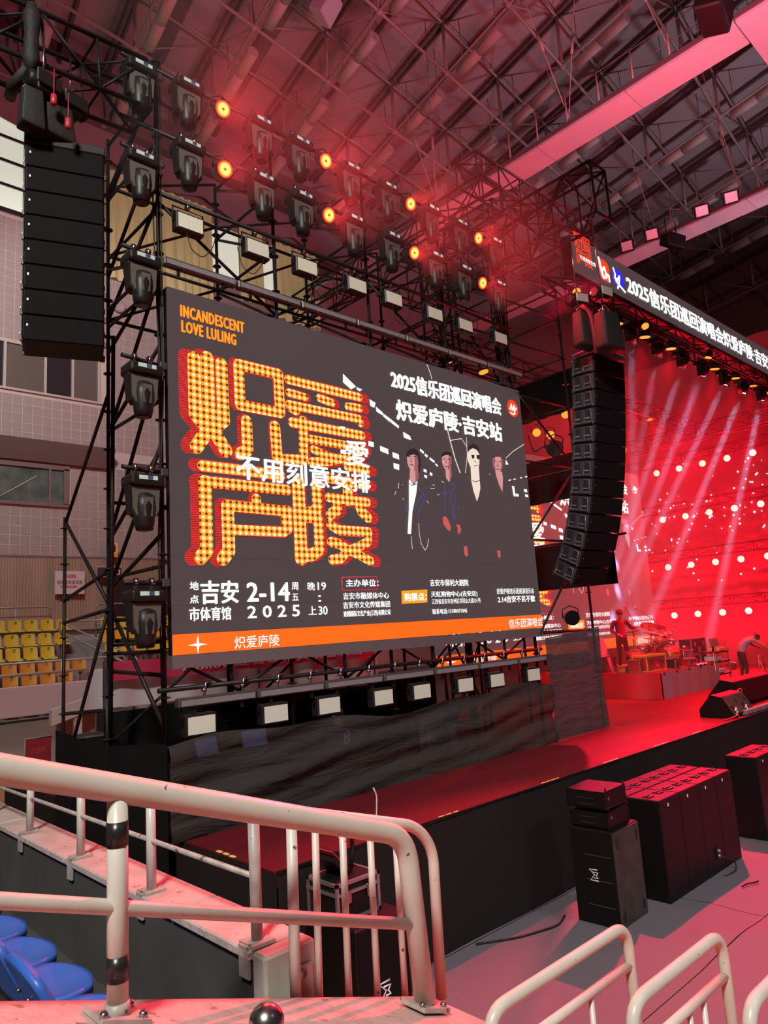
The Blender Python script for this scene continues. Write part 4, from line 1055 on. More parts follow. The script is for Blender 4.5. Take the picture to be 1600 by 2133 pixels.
# sketch of bridge girders and lit windows
WHITE = [
 [(2.561, 3.615), (2.784, 3.472), (2.692, 3.413), (2.552, 3.49)], [(2.792, 3.467), (2.897, 3.452), (2.85, 3.415), (2.798, 3.433)], [(3.022, 3.334), (3.137, 3.298), (3.104, 3.222), (3.032, 3.238)], [(3.133, 3.248), (3.266, 3.178), (3.262, 3.135), (3.145, 3.172)],
 [(3.274, 3.165), (3.41, 3.108), (3.396, 3.056), (3.27, 3.122)], [(3.41, 3.108), (3.576, 3.026), (3.562, 2.988), (3.415, 3.052)], [(3.646, 2.95), (3.781, 2.911), (3.814, 2.843), (3.658, 2.864)],
 [(2.441, 2.529), (2.542, 2.535), (2.538, 2.481), (2.438, 2.475)], [(2.954, 2.718), (3.052, 2.71), (3.046, 2.64), (2.948, 2.648)], [(3.167, 2.677), (3.322, 2.648), (3.324, 2.571), (3.169, 2.601)], [(3.403, 2.616), (3.525, 2.596), (3.528, 2.518), (3.406, 2.539)], [(3.407, 2.455), (3.521, 2.447), (3.513, 2.361), (3.41, 2.378)],
 [(2.456, 2.856), (2.548, 2.857), (2.529, 2.82), (2.454, 2.822)], [(4.025, 2.438), (4.085, 2.43), (4.081, 2.385), (4.02, 2.394)], [(4.155, 2.4), (4.206, 2.391), (4.201, 2.346), (4.15, 2.356)], [(4.026, 2.35), (4.086, 2.342), (4.082, 2.298), (4.031, 2.307)],
 [(6.155, 2.379), (6.22, 2.369), (6.218, 2.187), (6.17, 2.216)], [(6.228, 2.254), (6.321, 2.245), (6.314, 2.203), (6.234, 2.205)], [(6.487, 2.351), (6.569, 2.35), (6.575, 2.3), (6.493, 2.301)], [(6.5, 2.26), (6.582, 2.258), (6.589, 2.217), (6.507, 2.218)], [(6.051, 2.816), (6.118, 2.74), (6.038, 2.731)],
 [(3.985, 2.741), (4.063, 2.699), (4.039, 2.667), (3.972, 2.71)], [(4.081, 2.679), (4.14, 2.65), (4.116, 2.617), (4.068, 2.648)], [(4.18, 2.632), (4.28, 2.585), (4.266, 2.553), (4.166, 2.601)], [(4.298, 2.557), (4.348, 2.525), (4.334, 2.501), (4.285, 2.533)],
 [(6.077, 2.471), (6.145, 2.486), (6.143, 2.469), (6.075, 2.454)], [(6.214, 2.501), (6.283, 2.516), (6.28, 2.499), (6.211, 2.484)], [(6.409, 2.545), (6.466, 2.56), (6.463, 2.542), (6.406, 2.528)], [(6.551, 2.577), (6.623, 2.592), (6.62, 2.575), (6.548, 2.559)],
]
for w_ in WHITE: art.append(flat(scr, 'lit_window', [w_], 'led_white', LY))
GIRD = [(0.022, [(4.626, 3.147), (4.687, 2.908), (4.758, 2.663), (4.846, 2.466)]), (0.012, [(4.67, 2.96), (4.951, 3.03), (5.053, 2.918)]), (0.012, [(5.071, 3.063), (5.056, 2.761), (4.973, 2.479)]), (0.012, [(5.348, 3.36), (5.444, 3.172)]), (0.014, [(4.277, 4.117), (4.339, 3.989), (4.361, 3.9)]), (0.012, [(6.054, 2.841), (6.29, 2.996), (6.617, 3.158)])]
art.append(strokes(scr, 'girder_sketch', GIRD, 'led_skin_pale', LY))
# four figures of the tour picture (flat picture on the screen)
FACE = [('led_skin', [(3.692, 2.591), (3.743, 2.635), (3.862, 2.656), (3.925, 2.619), (3.922, 2.514), (3.89, 2.415), (3.795, 2.382), (3.721, 2.416), (3.689, 2.487)]), ('led_skin', [(3.739, 2.418), (3.906, 2.436), (3.898, 2.283), (3.816, 2.2), (3.709, 2.218)]),
 ('led_skin', [(4.452, 2.674), (4.501, 2.723), (4.618, 2.744), (4.671, 2.7), (4.665, 2.599), (4.62, 2.514), (4.542, 2.462), (4.476, 2.508), (4.445, 2.584)]), ('led_skin', [(4.509, 2.502), (4.637, 2.536), (4.649, 2.398), (4.573, 2.287), (4.508, 2.344)]),
 ('led_skin_pale', [(5.061, 2.809), (5.147, 2.903), (5.288, 2.91), (5.362, 2.825), (5.342, 2.677), (5.305, 2.568), (5.207, 2.533), (5.106, 2.588), (5.057, 2.685)]), ('led_skin_pale', [(5.112, 2.588), (5.318, 2.59), (5.314, 2.465), (5.311, 2.259), (5.256, 2.131), (5.197, 2.034), (5.132, 2.202), (5.101, 2.362)]),
 ('led_skin', [(5.692, 2.781), (5.766, 2.858), (5.917, 2.861), (5.968, 2.792), (5.952, 2.681), (5.894, 2.589), (5.803, 2.541), (5.728, 2.593), (5.69, 2.674)]), ('led_skin', [(5.736, 2.583), (5.918, 2.592), (5.929, 2.485), (5.877, 2.245), (5.81, 2.356), (5.756, 2.489)])]
for mm, poly in FACE: art.append(flat(scr, 'figure_skin', [poly], mm, LY))
SHADE = [[(3.847, 2.639), (3.925, 2.619), (3.922, 2.514), (3.89, 2.415), (3.814, 2.384), (3.842, 2.505)], [(3.842, 2.41), (3.908, 2.432), (3.898, 2.283), (3.83, 2.209)], [(4.617, 2.733), (4.671, 2.7), (4.665, 2.599), (4.62, 2.514), (4.556, 2.463), (4.594, 2.591)], [(4.604, 2.502), (4.637, 2.516), (4.649, 2.398), (4.582, 2.296)], [(5.691, 2.776), (5.765, 2.828), (5.737, 2.679), (5.762, 2.575), (5.719, 2.6), (5.69, 2.674)], [(5.922, 2.847), (5.968, 2.792), (5.952, 2.681), (5.891, 2.589), (5.863, 2.586), (5.907, 2.698)]]
art.append(flat(scr, 'figure_shade', SHADE[:1], 'led_skin_dark', LY - 0.001))
for q_ in SHADE[1:]: art.append(flat(scr, 'figure_shade', [q_], 'led_skin_dark', LY - 0.001))
CAPS = [[(5.686, 2.784), (5.715, 2.848), (5.82, 2.886), (5.936, 2.875), (5.976, 2.801), (5.908, 2.845), (5.786, 2.835)]]
art.append(flat(scr, 'figure_cap', CAPS, 'led_line', LY - 0.002))
dots = [[(3.555, 2.153), (3.56, 2.15)], [(3.486, 2.169), (3.474, 2.094)], [(3.42, 2.044), (3.391, 1.996)], [(3.556, 1.955), (3.549, 1.936)], [(4.192, 2.216), (4.231, 2.201)], [(4.049, 1.956), (4.067, 1.923)], [(4.144, 2.154), (4.226, 2.154)], [(4.285, 2.07), (4.318, 2.069)], [(3.833, 1.606), (3.831, 1.458), (3.854, 1.313), (3.923, 1.223)], [(3.923, 1.223), (3.982, 1.28), (4.015, 1.393)], [(3.659, 1.414), (3.666, 1.234)], [(5.583, 2.518), (5.595, 2.511)], [(4.407, 2.285), (4.448, 2.269)]]
art.append(strokes(scr, 'jacket_glint', [(0.009, q) for q in dots], 'led_skin_pale', LY))
HAIR = [[(3.672, 2.576), (3.692, 2.648), (3.777, 2.715), (3.882, 2.723), (3.956, 2.662), (3.967, 2.519), (3.94, 2.382), (3.9, 2.378), (3.922, 2.514), (3.911, 2.618), (3.834, 2.637), (3.726, 2.595)], [(4.434, 2.642), (4.449, 2.723), (4.534, 2.767), (4.65, 2.768), (4.686, 2.702), (4.657, 2.708), (4.557, 2.716), (4.473, 2.686)], [(5.061, 2.809), (5.104, 2.928), (5.236, 2.987), (5.355, 2.94), (5.372, 2.827), (5.326, 2.884), (5.209, 2.907), (5.127, 2.869)]]
art.append(flat(scr, 'figure_hair', HAIR, 'led_black', LY - 0.003))
art.append(flat(scr, 'figure_shirt', [[(3.696, 2.245), (3.792, 2.17), (3.873, 2.243), (3.827, 2.051), (3.722, 1.783), (3.657, 1.442), (3.592, 1.448), (3.654, 1.815)]], 'led_white', LY - 0.002))
art.append(flat(scr, 'dark_glasses', [[(5.151, 2.789), (5.232, 2.793), (5.219, 2.741), (5.167, 2.727)], [(5.276, 2.798), (5.36, 2.813), (5.344, 2.735), (5.287, 2.737)]], 'led_black', LY - 0.004))
fl = [(0.012, q) for q in ([(3.704, 2.583), (3.764, 2.594)], [(3.817, 2.601), (3.888, 2.602)], [(3.775, 2.573), (3.759, 2.514), (3.779, 2.509)], [(3.744, 2.471), (3.806, 2.467)], [(4.468, 2.636), (4.52, 2.646)], [(4.573, 2.652), (4.631, 2.655)], [(4.541, 2.624), (4.523, 2.573)], [(4.5, 2.525), (4.575, 2.529)],
  [(5.214, 2.703), (5.247, 2.67)], [(5.195, 2.61), (5.285, 2.628)], [(5.721, 2.752), (5.789, 2.762)], [(5.849, 2.76), (5.923, 2.765)], [(5.819, 2.742), (5.789, 2.674), (5.836, 2.673)], [(5.762, 2.622), (5.87, 2.629)], [(3.698, 2.189), (3.746, 2.156), (3.846, 2.193)], [(5.123, 2.364), (5.214, 2.352), (5.304, 2.392)])]
art.append(strokes(scr, 'figure_lines', fl, 'led_line', LY - 0.005))
hl = [(0.013, q) for q in ([(3.901, 2.132), (3.986, 2.064), (3.868, 1.942), (3.751, 1.822)], [(3.986, 2.064), (4.005, 1.99), (3.85, 1.773), (3.824, 1.642)], [(4.461, 2.261), (4.443, 1.987), (4.409, 1.81)], [(4.606, 2.275), (4.719, 2.255), (4.57, 2.094), (4.607, 1.804), (4.605, 1.667)], [(4.689, 2.124), (4.631, 1.883), (4.636, 1.689)], [(4.718, 1.889), (4.765, 1.912)], [(4.386, 2.098), (4.514, 2.109)], [(3.6, 1.885), (3.605, 1.757)])]
art.append(strokes(scr, 'jacket_highlight', hl, 'led_blue', LY))
hands = [[(4.358, 1.73), (4.422, 1.753), (4.48, 1.699), (4.525, 1.595), (4.502, 1.527), (4.461, 1.535), (4.417, 1.571), (4.36, 1.635)], [(4.653, 1.641), (4.731, 1.635), (4.759, 1.559), (4.713, 1.488), (4.667, 1.516), (4.681, 1.584)], [(4.786, 1.307), (4.866, 1.31), (4.869, 1.173), (4.83, 1.143), (4.783, 1.191)], [(5.592, 1.268), (5.676, 1.265), (5.666, 1.152), (5.608, 1.155)]]
art.append(flat(scr, 'figure_hand', hands, 'led_hand', LY))

# second, identical picture on the stage's own screen
FXs, FZs = 1.62, 1.36
far = thing('led_screen', 'LED screen at the back of the stage repeating the concert picture', 'LED screen', (12.2, 11.5, 2.27))
b = MB(); b.span((0, 0.02, -0.05), (SU * FXs, 0.14, SV * FZs + 0.05)); b.build('cabinet_frame', 'black_plastic', far)
b = MB(); b.span((0, 0, 0), (SU * FXs, 0.02, SV * FZs)); b.build('led_panel', 'led_back', far)
for k in range(8):
    m = MB(); m.tube([(0.4 + 1.4 * k, 0.1, DZ - 2.27), (0.4 + 1.4 * k, 0.1, 0)], 0.04, 8); m.build('leg', 'steel', far)
for o in art:
    c = o.copy(); COL.objects.link(c); c.parent = far
    c.location = (o.location.x * FXs, o.location.y * 3, o.location.z * FZs); c.scale = (FXs, 3.0, FZs)

# ================================================================== LINE ARRAYS
def rear_window(m, cx, cz, y):
    m.prism([(cx - 0.035, y, cz - 0.07), (cx + 0.035, y, cz - 0.07), (cx + 0.026, y, cz + 0.07), (cx - 0.026, y, cz + 0.07)], (0, -0.012, 0))
def array_box(name, label, loc, rot, w, d, h, group):
    """Line array cabinet; local -Y is the grille front, local -X the side with the recesses."""
    t = bpy.data.objects.new(name, None); COL.objects.link(t); t.location = loc; t.rotation_euler = rot
    tag(t, label, 'loudspeaker', group)
    m = MB(); m.box((0, 0, 0), (w, d, h - 0.008), bev=0.012); m.build('cabinet', 'cabinet', t)
    m = MB(); m.box((0, -d / 2 - 0.003, 0), (w - 0.03, 0.008, h - 0.022)); m.build('grille', 'grille', t)
    m = MB(); m.box((-w / 2 + 0.045, -d / 2 - 0.008, 0.02), (0.014, 0.008, 0.022)); m.build('rivet', 'alu', t)
    for sx in (-1, 1):
        for sy in (-1, 1):
            m = MB(); m.box((sx * (w / 2 + 0.008), sy * (d / 2 - 0.035), -h / 2 + 0.03), (0.025, 0.03, 0.06), bev=0.005); m.build('rigging_link', 'steel_grey', t)
    m = MB(); m.box((-w / 2 - 0.003, 0.0, 0.0), (0.01, d * 0.92, h * 0.86), bev=0.004); sp = m.build('side_panel', 'array_rear', t)
    for q in (-1, 1):
        cyy = q * d * 0.22
        m = MB(); m.prism([(-w / 2 - 0.012, cyy - d * 0.155, -h * .33), (-w / 2 - 0.012, cyy + d * 0.155, -h * .33), (-w / 2 - 0.012, cyy + d * 0.11, h * .36), (-w / 2 - 0.012, cyy - d * 0.11, h * .36)], (0.008, 0, 0)); r_ = m.build('recess', 'ink', sp)
        m = MB(); m.tube([(-w / 2 - 0.012, cyy - d * 0.155, -h * .33), (-w / 2 - 0.012, cyy + d * 0.155, -h * .33), (-w / 2 - 0.012, cyy + d * 0.11, h * .36), (-w / 2 - 0.012, cyy - d * 0.11, h * .36), (-w / 2 - 0.012, cyy - d * 0.155, -h * .33)], 0.006, 4); m.build('recess_rim', 'batten_face', sp)
        m = MB(); m.box((-w / 2 - 0.018, cyy, -h * .12), (0.014, d * 0.2, 0.018)); m.build('handle', 'alu', sp)
    return t
# left array: eight cabinets hanging straight, its grilles towards the near stand
yaw = math.radians(-20)
W_L, H_L = 0.797, 0.2651
LTOP = 8.249 + 0.07
W_L *= 0.955
LC = Vector((2.354, 6.903, 7.194)); LC.x += 0.22 * 0.34; LC.y += 0.22 * 0.94
abox = None
for k in range(8):
    lb = 'black line array cabinet of the left hang, %s from the top' % ORD[k]
    loc = (LC.x, LC.y, LTOP - H_L * (k + 0.5))
    if abox is None: abox = array_box('line_array_cabinet', lb, loc, (0, 0, yaw), W_L - 0.02, 0.44, H_L, 'cabinets of the left line array')
    else: dup(abox, loc, None, lb)
t = thing('array_bumper', 'black flying frame on top of the left line array', 'flying frame', (LC.x, LC.y, LTOP), yaw)
m = MB(); m.box((0, 0, 0.05), (W_L, 0.46, 0.10), bev=0.01); m.build('frame', 'truss_black', t)
def hoist(label, loc, rz, lit=False, bagside=1, chain_to=9.5, group=None):
    t = thing('chain_hoist', label, 'chain hoist', loc, rz, group)
    m = MB(); m.lathe([(0.07, -0.18), (0.10, -0.15), (0.10, 0.15), (0.07, 0.18)], (0, 0, 0), 14, axis='X'); m.box((0, 0, 0), (0.2, 0.2, 0.24), bev=0.02); m.build('motor', 'black_plastic', t)
    m = MB(); m.box((0, -0.125, 0.0), (0.26, 0.02, 0.15), bev=0.008); m.build('end_cover', 'motor_lit' if lit else 'dark_plastic', t)
    m = MB(); m.tube([(0, 0, 0.12), (0, 0, chain_to - loc[2])], 0.012, 6); m.tube([(0, 0, -0.12), (0, 0, -0.42)], 0.012, 6); m.build('chain', 'chrome', t)
    return t
def chain_bag(label, loc, size, rz, mat='bag'):
    t = thing('chain_bag', label, 'bag', loc, rz)
    m = MB(); tb = bmesh.new(); bmesh.ops.create_cube(tb, size=1.0)
    for v in tb.verts:
        k_ = 0.80 if v.co.z > 0 else 1.0
        v.co = Vector((v.co.x * k_, v.co.y * k_, v.co.z - 0.5 - (0.06 if v.co.x > 0 and v.co.z < 0 else 0)))
    bmesh.ops.bevel(tb, geom=tb.edges[:], offset=0.09, segments=2, affect='EDGES', profile=0.5)
    m.merge(tb, Matrix.Diagonal((size[0] * 1.05, size[1], size[2], 1)), 0, True)
    m.build('sack', mat, t)
    m = MB(); m.tube([(-size[0] * 0.4, 0, 0), (0, 0, 0.14), (size[0] * 0.4, 0, 0)], 0.008, 5); m.build('strap', 'alu', t)
    return t
hoist('black chain hoist hanging over the left line array', (2.117, 6.874, 8.903), 0.2)
hoist('smaller black chain hoist at the right above the left line array', (2.427, 6.998, 8.908), 0.2)
chain_bag('long black chain bag hanging beside the left hoist', (2.006, 6.866, 8.785), (0.22, 0.2, 0.42), 0)
chain_bag('wide black chain bag standing on the left line array', (2.278, 6.957, 8.79), (0.32, 0.22, 0.38), 0.1)
for lb, p in (('red control plug hanging above the left line array', (2.175, 6.73, 8.685)), ('red control plug lower at the right above the left line array', (2.296, 6.671, 8.438))):
    b = MB(off=p); b.lathe([(0.02, -0.06), (0.035, -0.04), (0.03, 0.05), (0.012, 0.07)], p, 10); b.tube([p, (p[0], p[1], p[2] + 0.35)], 0.006, 5); tag(b.build('control_plug', 'motor_red'), lb, 'plug')
for lb, x_ in (('black cloth bundle strapped round the left truss above the hoist', 1.42), ('black cloth bundle strapped round the left truss near the tower', 2.02)):
    b = MB(off=(x_, 7.2, 9.4)); b.lathe([(.04, 9.08), (.085, 9.2), (.07, 9.5), (.09, 9.7), (.05, 9.86)], (x_, 6.95, 0), 10); b.tube([(x_ - .02, 6.95, 9.1), (x_ - .1, 7.2, 9.02), (x_ - .05, 7.47, 9.1)], .06, 8); tag(b.build('cloth_bundle', 'bag'), lb, 'bundle')
# right array: thirteen cabinets whose lower ones swing back under the hang
RXc, RZ0 = 11.09, 7.62
hR = 0.297; z = RZ0; y = 6.03; rbox = None
for k, a_ in enumerate((4, 5, 6, 7, 8, 9, 10, 12, 14, 17, 21, 26, 29)):
    ang = math.radians(a_)
    mid = Vector((RXc, y + math.sin(ang) * hR / 2, z - math.cos(ang) * hR / 2))
    lb = 'black line array cabinet of the right hang, %s from the top' % ORD[k]
    if rbox is None:
        rbox = array_box('line_array_cabinet', lb, mid, (0, 0, 0), 0.89, 0.47, hR, 'cabinets of the right line array'); o = rbox
    else:
        o = dup(rbox, mid, None, lb)
    o.rotation_euler = (ang, 0, math.radians(-5))
    y += math.sin(ang) * hR; z -= math.cos(ang) * hR
t = thing('array_bumper', 'grey flying frame on top of the right line array', 'flying frame', (RXc, 6.0, RZ0), math.radians(-5))
m = MB(); m.box((0, 0, 0.06), (0.89, 0.47, 0.10), bev=0.01); m.build('frame', 'steel_grey', t)
hoist('chain hoist with pale end cover left above the right line array', (10.536, 5.96, 8.59), -0.3, True, group=None, chain_to=10.0)
hoist('chain hoist with pale end cover right above the right line array', (10.473, 5.483, 8.499), -0.15, True, group=None, chain_to=10.0)
chain_bag('black chain bag hanging left above the right line array', (10.356, 5.787, 8.263), (0.38, 0.26, 0.62), -0.2)
chain_bag('black chain bag hanging right above the right line array', (10.374, 5.389, 8.096), (0.42, 0.28, 0.62), -0.2)
b = MB(off=(10.225, 5.634, 8.252)); b.tube(bend([(10.165, 5.683, 8.288), (10.264, 5.612, 8.187), (10.332, 5.624, 7.855), (10.39, 5.651, 7.501)], 0.1), 0.035, 6); tag(b.build('lifting_sling', 'motor_red'), 'reddish lifting sling between the two chain bags', 'sling')

# ================================================================== SIGN OVER THE STAGE
BX0, BX1, BY, BZ0, BZ1 = 12.40, 26.0, 7.0, 10.16, 11.0
sign = thing('led_sign', 'long LED sign with white concert title hung over the stage front', 'LED sign', (BX0, BY, BZ0))
m = MB(off=sign.location); m.span((BX0, BY, BZ0), (BX1, BY + 0.25, BZ1)); m.build('cabinet', 'black_plastic', sign)
for k in range(14):
    m = MB(off=sign.location); w_ = (BX1 - BX0) / 14; m.span((BX0 + k * w_, BY - 0.01, BZ0), (BX0 + (k + 1) * w_ - 0.004, BY, BZ1)); m.build('led_panel', 'led_back', sign)
letter(sign, '2025信乐团巡回演唱会炽爱庐陵·吉安站', (2.15, 0.16, 9.1, 0.46), 'led_white', -0.03, 0.055)
o = strokes(sign, 'marquee_characters', [(w_ * 0.9, p_) for w_, p_ in BIG], 'led_redlogo', -0.02); o.scale = (0.235, 1, 0.285)
o.location = (0.03, 0, -0.03)
letter(sign, '不用刻意安排', (0.22, 0.35, 0.62, 0.1), 'led_white', -0.03, 0.02)
def blob(cx, cz, rx, rz, k=24, sq=1.0): return [(cx + rx * math.copysign(abs(math.cos(2 * PI * a / k)) ** sq, math.cos(2 * PI * a / k)), cz + rz * math.copysign(abs(math.sin(2 * PI * a / k)) ** sq, math.sin(2 * PI * a / k))) for a in range(k)]
flat(sign, 'orange_emblem', [blob(1.20, 0.41, 0.23, 0.25, 24, 0.7)], 'led_redlogo', -0.02)
strokes(sign, 'emblem_mark', [(0.09, [(1.0, 0.62), (1.08, 0.30), (1.12, 0.22)]), (0.07, [(1.08, 0.36), (1.2, 0.47), (1.24, 0.36), (1.22, 0.24), (1.30, 0.33), (1.36, 0.32), (1.36, 0.2)])], 'led_white', -0.03)
flat(sign, 'blue_emblem', [blob(1.80, 0.40, 0.26, 0.22, 24, 0.8)], 'led_bluelogo', -0.02)
strokes(sign, 'emblem_mark', [(0.06, [(1.6, 0.58), (1.66, 0.46), (1.62, 0.36), (1.72, 0.34), (1.84, 0.46)]), (0.06, [(1.84, 0.46), (1.78, 0.26), (1.7, 0.14)]), (0.06, [(1.66, 0.3), (1.82, 0.22), (2.02, 0.14)])], 'led_white', -0.03)
truss('box_truss', 'long black truss under the LED sign carrying spot beams and red pars', 'truss', (11.9, 7.25, 9.95), (26.0, 7.25, 9.95), 0.45, 14, 0.34)
truss('box_truss', 'truss over the back of the stage carrying small red pars', 'truss', (12.0, 10.8, 9.9), (26.0, 10.8, 9.9), 0.45, 12, 0.45, 'steel')
truss('box_truss', 'truss running across the red stage in front of the star cloth', 'truss', (24.6, 5.5, 9.3), (24.6, 13.5, 9.3), 0.45, 9, 0.45, 'steel')
for i, (x, z) in enumerate(((14.53, 9.70), (15.81, 9.70), (17.16, 9.72), (19.78, 9.74), (21.21, 9.76), (22.52, 9.78), (23.78, 9.8))):
    par_lamp('amber glowing par pointing down under the LED sign, %s from the left' % ORD[i], (x, 7.3, z), (x + 0.5, 8.5, 1.27), 'pars under the LED sign', 'lens_warm', 1300, (1, 0.003, 0.02), 0.125, 80)
for i, (px_, z) in enumerate(((12.85, 9.57), (14.04, 9.58), (16.57, 9.75), (18.21, 9.75), (23.0, 9.75))):
    par_lamp('small amber par on the back stage truss, %s from the left' % ORD[i], (px_, 10.8, z), (px_ + 0.2, 9.0, 1.27), 'pars on the back stage truss', 'lens_warm', 1200, (1, 0.006, 0.02), 0.13, 90)
for lb, p in (('small amber par low beside the right line array, upper one', (17.328, 8.998, 8.102)), ('small amber par low beside the right line array, lower one', (17.412, 9.049, 7.533)), ('small amber par in the gap right of the big screen, left one', (14.056, 9.412, 7.624)), ('small amber par in the gap right of the big screen, right one', (14.302, 9.197, 7.547)), ('small amber par beside the top of the right line array', (14.529, 8.876, 8.007))):
    par_lamp(lb, p, (p[0] - 2.5, p[1] - 2.5, p[2] - 2), 'small pars behind the line array', 'lens_warm', 120, (1, 0.02, 0.02), 0.10, 120)
# red front wash thrown from the sign truss over the floor and the near stand
for lb, p, a_, e in (('added red wash lamp on the sign truss that brightens the drum riser', (18.6, 6.98, 9.7), (17.0, 9.6, 1.6), 5000), ('big red wash lamp on the sign truss aimed at the floor before the stage', (15.2, 6.98, 9.7), (9.5, 1.0, 0), 20000), ('big red wash lamp on the sign truss aimed at the near stand', (12.35, 6.98, 9.7), (4.3, 1.2, 0.8), 12000)):  # the riser lamp is added to brighten the riser
    par_lamp(lb, p, a_, 'red wash lamps of the sign truss', 'lens_warm', e, (1, 0.02, 0.09), 0.085, {20000: 62, 12000: 46}.get(e, 34))
# beam lights
beams = [((15.10, 9.45), (16.801, 8.4, 7.781), 0.5), ((16.37, 9.42), (18.031, 8.6, 8.412), 0.35), ((17.69, 9.4), (18.945, 9.0, 7.551), 0.9), ((18.89, 9.4), (19.628, 9.0, 7.211), 0.9), ((20.31, 9.42), (20.276, 9.0, 6.851), 0.9), ((21.62, 9.42), (21.398, 9.2, 5.959), 1.1), ((23.06, 9.45), (23.813, 9.0, 5.602), 1.3)]
bh = None
for i, ((x, z), e, pw) in enumerate(beams):
    p = Vector((x, 7.3, z)); d = (Vector(e) - p).normalized()
    lb = 'moving head throwing a pale blue beam from the sign truss, %s from the left' % ORD[i]
    t = thing('beam_light', lb, 'moving head', (x, 7.3, z), 0, 'beam lights under the LED sign')
    m = MB(); m.box((0, 0, 0.30), (0.36, 0.3, 0.12), bev=0.03); m.build('base', 'dark_plastic', t)
    m = MB(); m.box((-0.17, 0, 0.1), (0.05, 0.12, 0.36), bev=0.01); m.box((0.17, 0, 0.1), (0.05, 0.12, 0.36), bev=0.01); m.build('yoke', 'dark_plastic', t)
    m = MB(); q = -d * 0.24; m.tube([q, d * 0.02], 0.13, 14, r1=0.11); m.build('head', 'dark_plastic', t)
    m = MB(); m.tube([d * 0.02, d * 0.025], 0.10, 16); m.build('lens', 'lens_white', t)
    spot('beam', p + d * 0.04, p + d, 230000 * pw, (0.40, 0.56, 1.0), 2.2, 0.15, 0.09, t)
    for s in (-1, 1):
        m = MB(); m.lathe([(0.05, -0.02), (0.05, 0.02)], (s * 0.1, 0, 0.42), 10, axis='X'); m.build('clamp', 'chrome', t)

# ================================================================== STAR CLOTH WALL
SWX = 26.0
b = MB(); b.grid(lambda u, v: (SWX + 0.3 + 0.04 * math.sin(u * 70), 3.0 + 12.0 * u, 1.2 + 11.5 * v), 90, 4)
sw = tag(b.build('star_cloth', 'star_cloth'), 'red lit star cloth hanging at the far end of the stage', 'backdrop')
b = MB()
for k in range(150):
    y = random.uniform(6, 13.2); z = random.choice((random.gauss(7.4, 0.8), random.gauss(5.7, 0.9), random.gauss(6.6, 0.7)))
    b.ball((SWX + 0.22, y, max(3.4, z)), random.uniform(0.018, 0.04), seg=6)
tag(b.build('star_light', 'star_dot', sw), kind='stuff')
for r, z in enumerate((3.1, 4.86, 6.63, 8.41)):
    rn = ('lowest', 'second', 'third', 'top')[r]
    truss('box_truss', '%s of the dark trusses across the star cloth' % rn, 'truss', (SWX - 0.05, 4.0, z + 0.42), (SWX - 0.05, 13.2, z + 0.42), 0.3, 9, 0.3, 'truss_black')
    for c in range(6 if r > 1 else 5):
        y = (12.11 if r > 1 else 12.14) - 0.865 * c
        par_lamp('bright white hot lamp in the %s row on the star cloth, %s from the left' % (rn, ORD[c]), (SWX - 0.3, y, z), (4, y - 4.0, z - 0.5), 'lamps on the star cloth', 'lens_star', 360, (1, 0.003, 0.02), 0.115, 150)
# red wash lamps that flood the cloth from the stage floor
for i, y in enumerate((4.6, 7.2, 9.8, 12.2)):
    par_lamp('red flood standing on the deck before the star cloth, %s from the front' % ORD[i], (SWX - 1.6, y, 1.45), (SWX + 0.4, y, 6.0), 'floor floods of the star cloth', 'lens_warm', 1500, (1, 0.003, 0.03), 0.12, 120)

# dark legs beside the screen: three masking borders hung one above another
for lb, (z0, z1), (ya, yb) in (('upper black border cloth between screen and right line array', (7.62, 8.5), (7.3, 9.25)), ('middle black border cloth between screen and right line array', (5.74, 6.68), (7.3, 9.25)), ('lower black border cloth between screen and right line array', (3.85, 4.80), (7.3, 9.25))):
    b = MB(); b.grid(lambda u, v: (13.2 + 0.03 * math.sin(u * 30), ya + (yb - ya) * u, z0 + (z1 - z0) * v), 24, 3); tag(b.build('border_cloth', 'cloth_black'), lb, 'drape')
    b = MB(off=(13.2, ya, z1)); b.tube([(13.2, ya - 0.3, z1 + 0.02), (13.2, yb + 0.1, z1 + 0.02)], 0.025, 6); tag(b.build('border_pipe', 'steel'), 'steel pipe carrying the ' + lb, 'pipe')
par_lamp('small black follow lamp hanging at the right edge of the big screen', (11.865, 7.555, 6.505), (8, 2, 3), None, 'win_dark', 0, R=0.16)
par_lamp('small black lamp at the foot of the right scaffold tower', (12.328, 7.87, 3.228), (8, 2, 3), None, 'win_dark', 0, R=0.14)
cable('signal_cable', 'thin cable drooping in front of the pink gap', [(11.454, 7.872, 6.818), (11.561, 7.857, 6.44), (11.676, 7.719, 6.568), (11.811, 7.584, 6.602)], 0.012)

# ================================================================== GAUZE BEFORE THE UNDERSTAGE
def gauze(u, v):
    x = 3.44 + (10.16 - 3.44) * u
    top = 2.20 + 0.05 * math.sin(u * 9.5) + 0.03 * math.sin(u * 23)
    fold = 0.045 * math.sin(2 * PI * (1.5 * v - 0.16 * x + 0.25 * math.sin(x * 0.8))) * math.sin(PI * min(1, v * 1.05)) + 0.018 * math.sin(2 * PI * (3.7 * v - 0.42 * x + 0.2 * math.sin(x * 1.7))) + 0.01 * math.sin(x * 5.0)
    return (x, 7.0 + fold, DZ + (top - DZ) * v)
b = MB(); b.grid(gauze, 150, 26); tag(b.build('gauze_cloth', 'gauze'), 'black see-through gauze stretched under the big screen', 'drape')
def gauze2(u, v):
    x = 10.1 + 1.66 * u; top = 2.9 + 0.12 * u
    return (x, 7.0 + 0.015 * math.sin(x * 9 + 5 * v), DZ + 0.02 + (top - DZ) * v)
b = MB(); b.grid(gauze2, 30, 16); g2 = tag(b.build('gauze_cloth', 'gauze_tall'), 'tall grey gauze panel right of the big screen', 'drape')
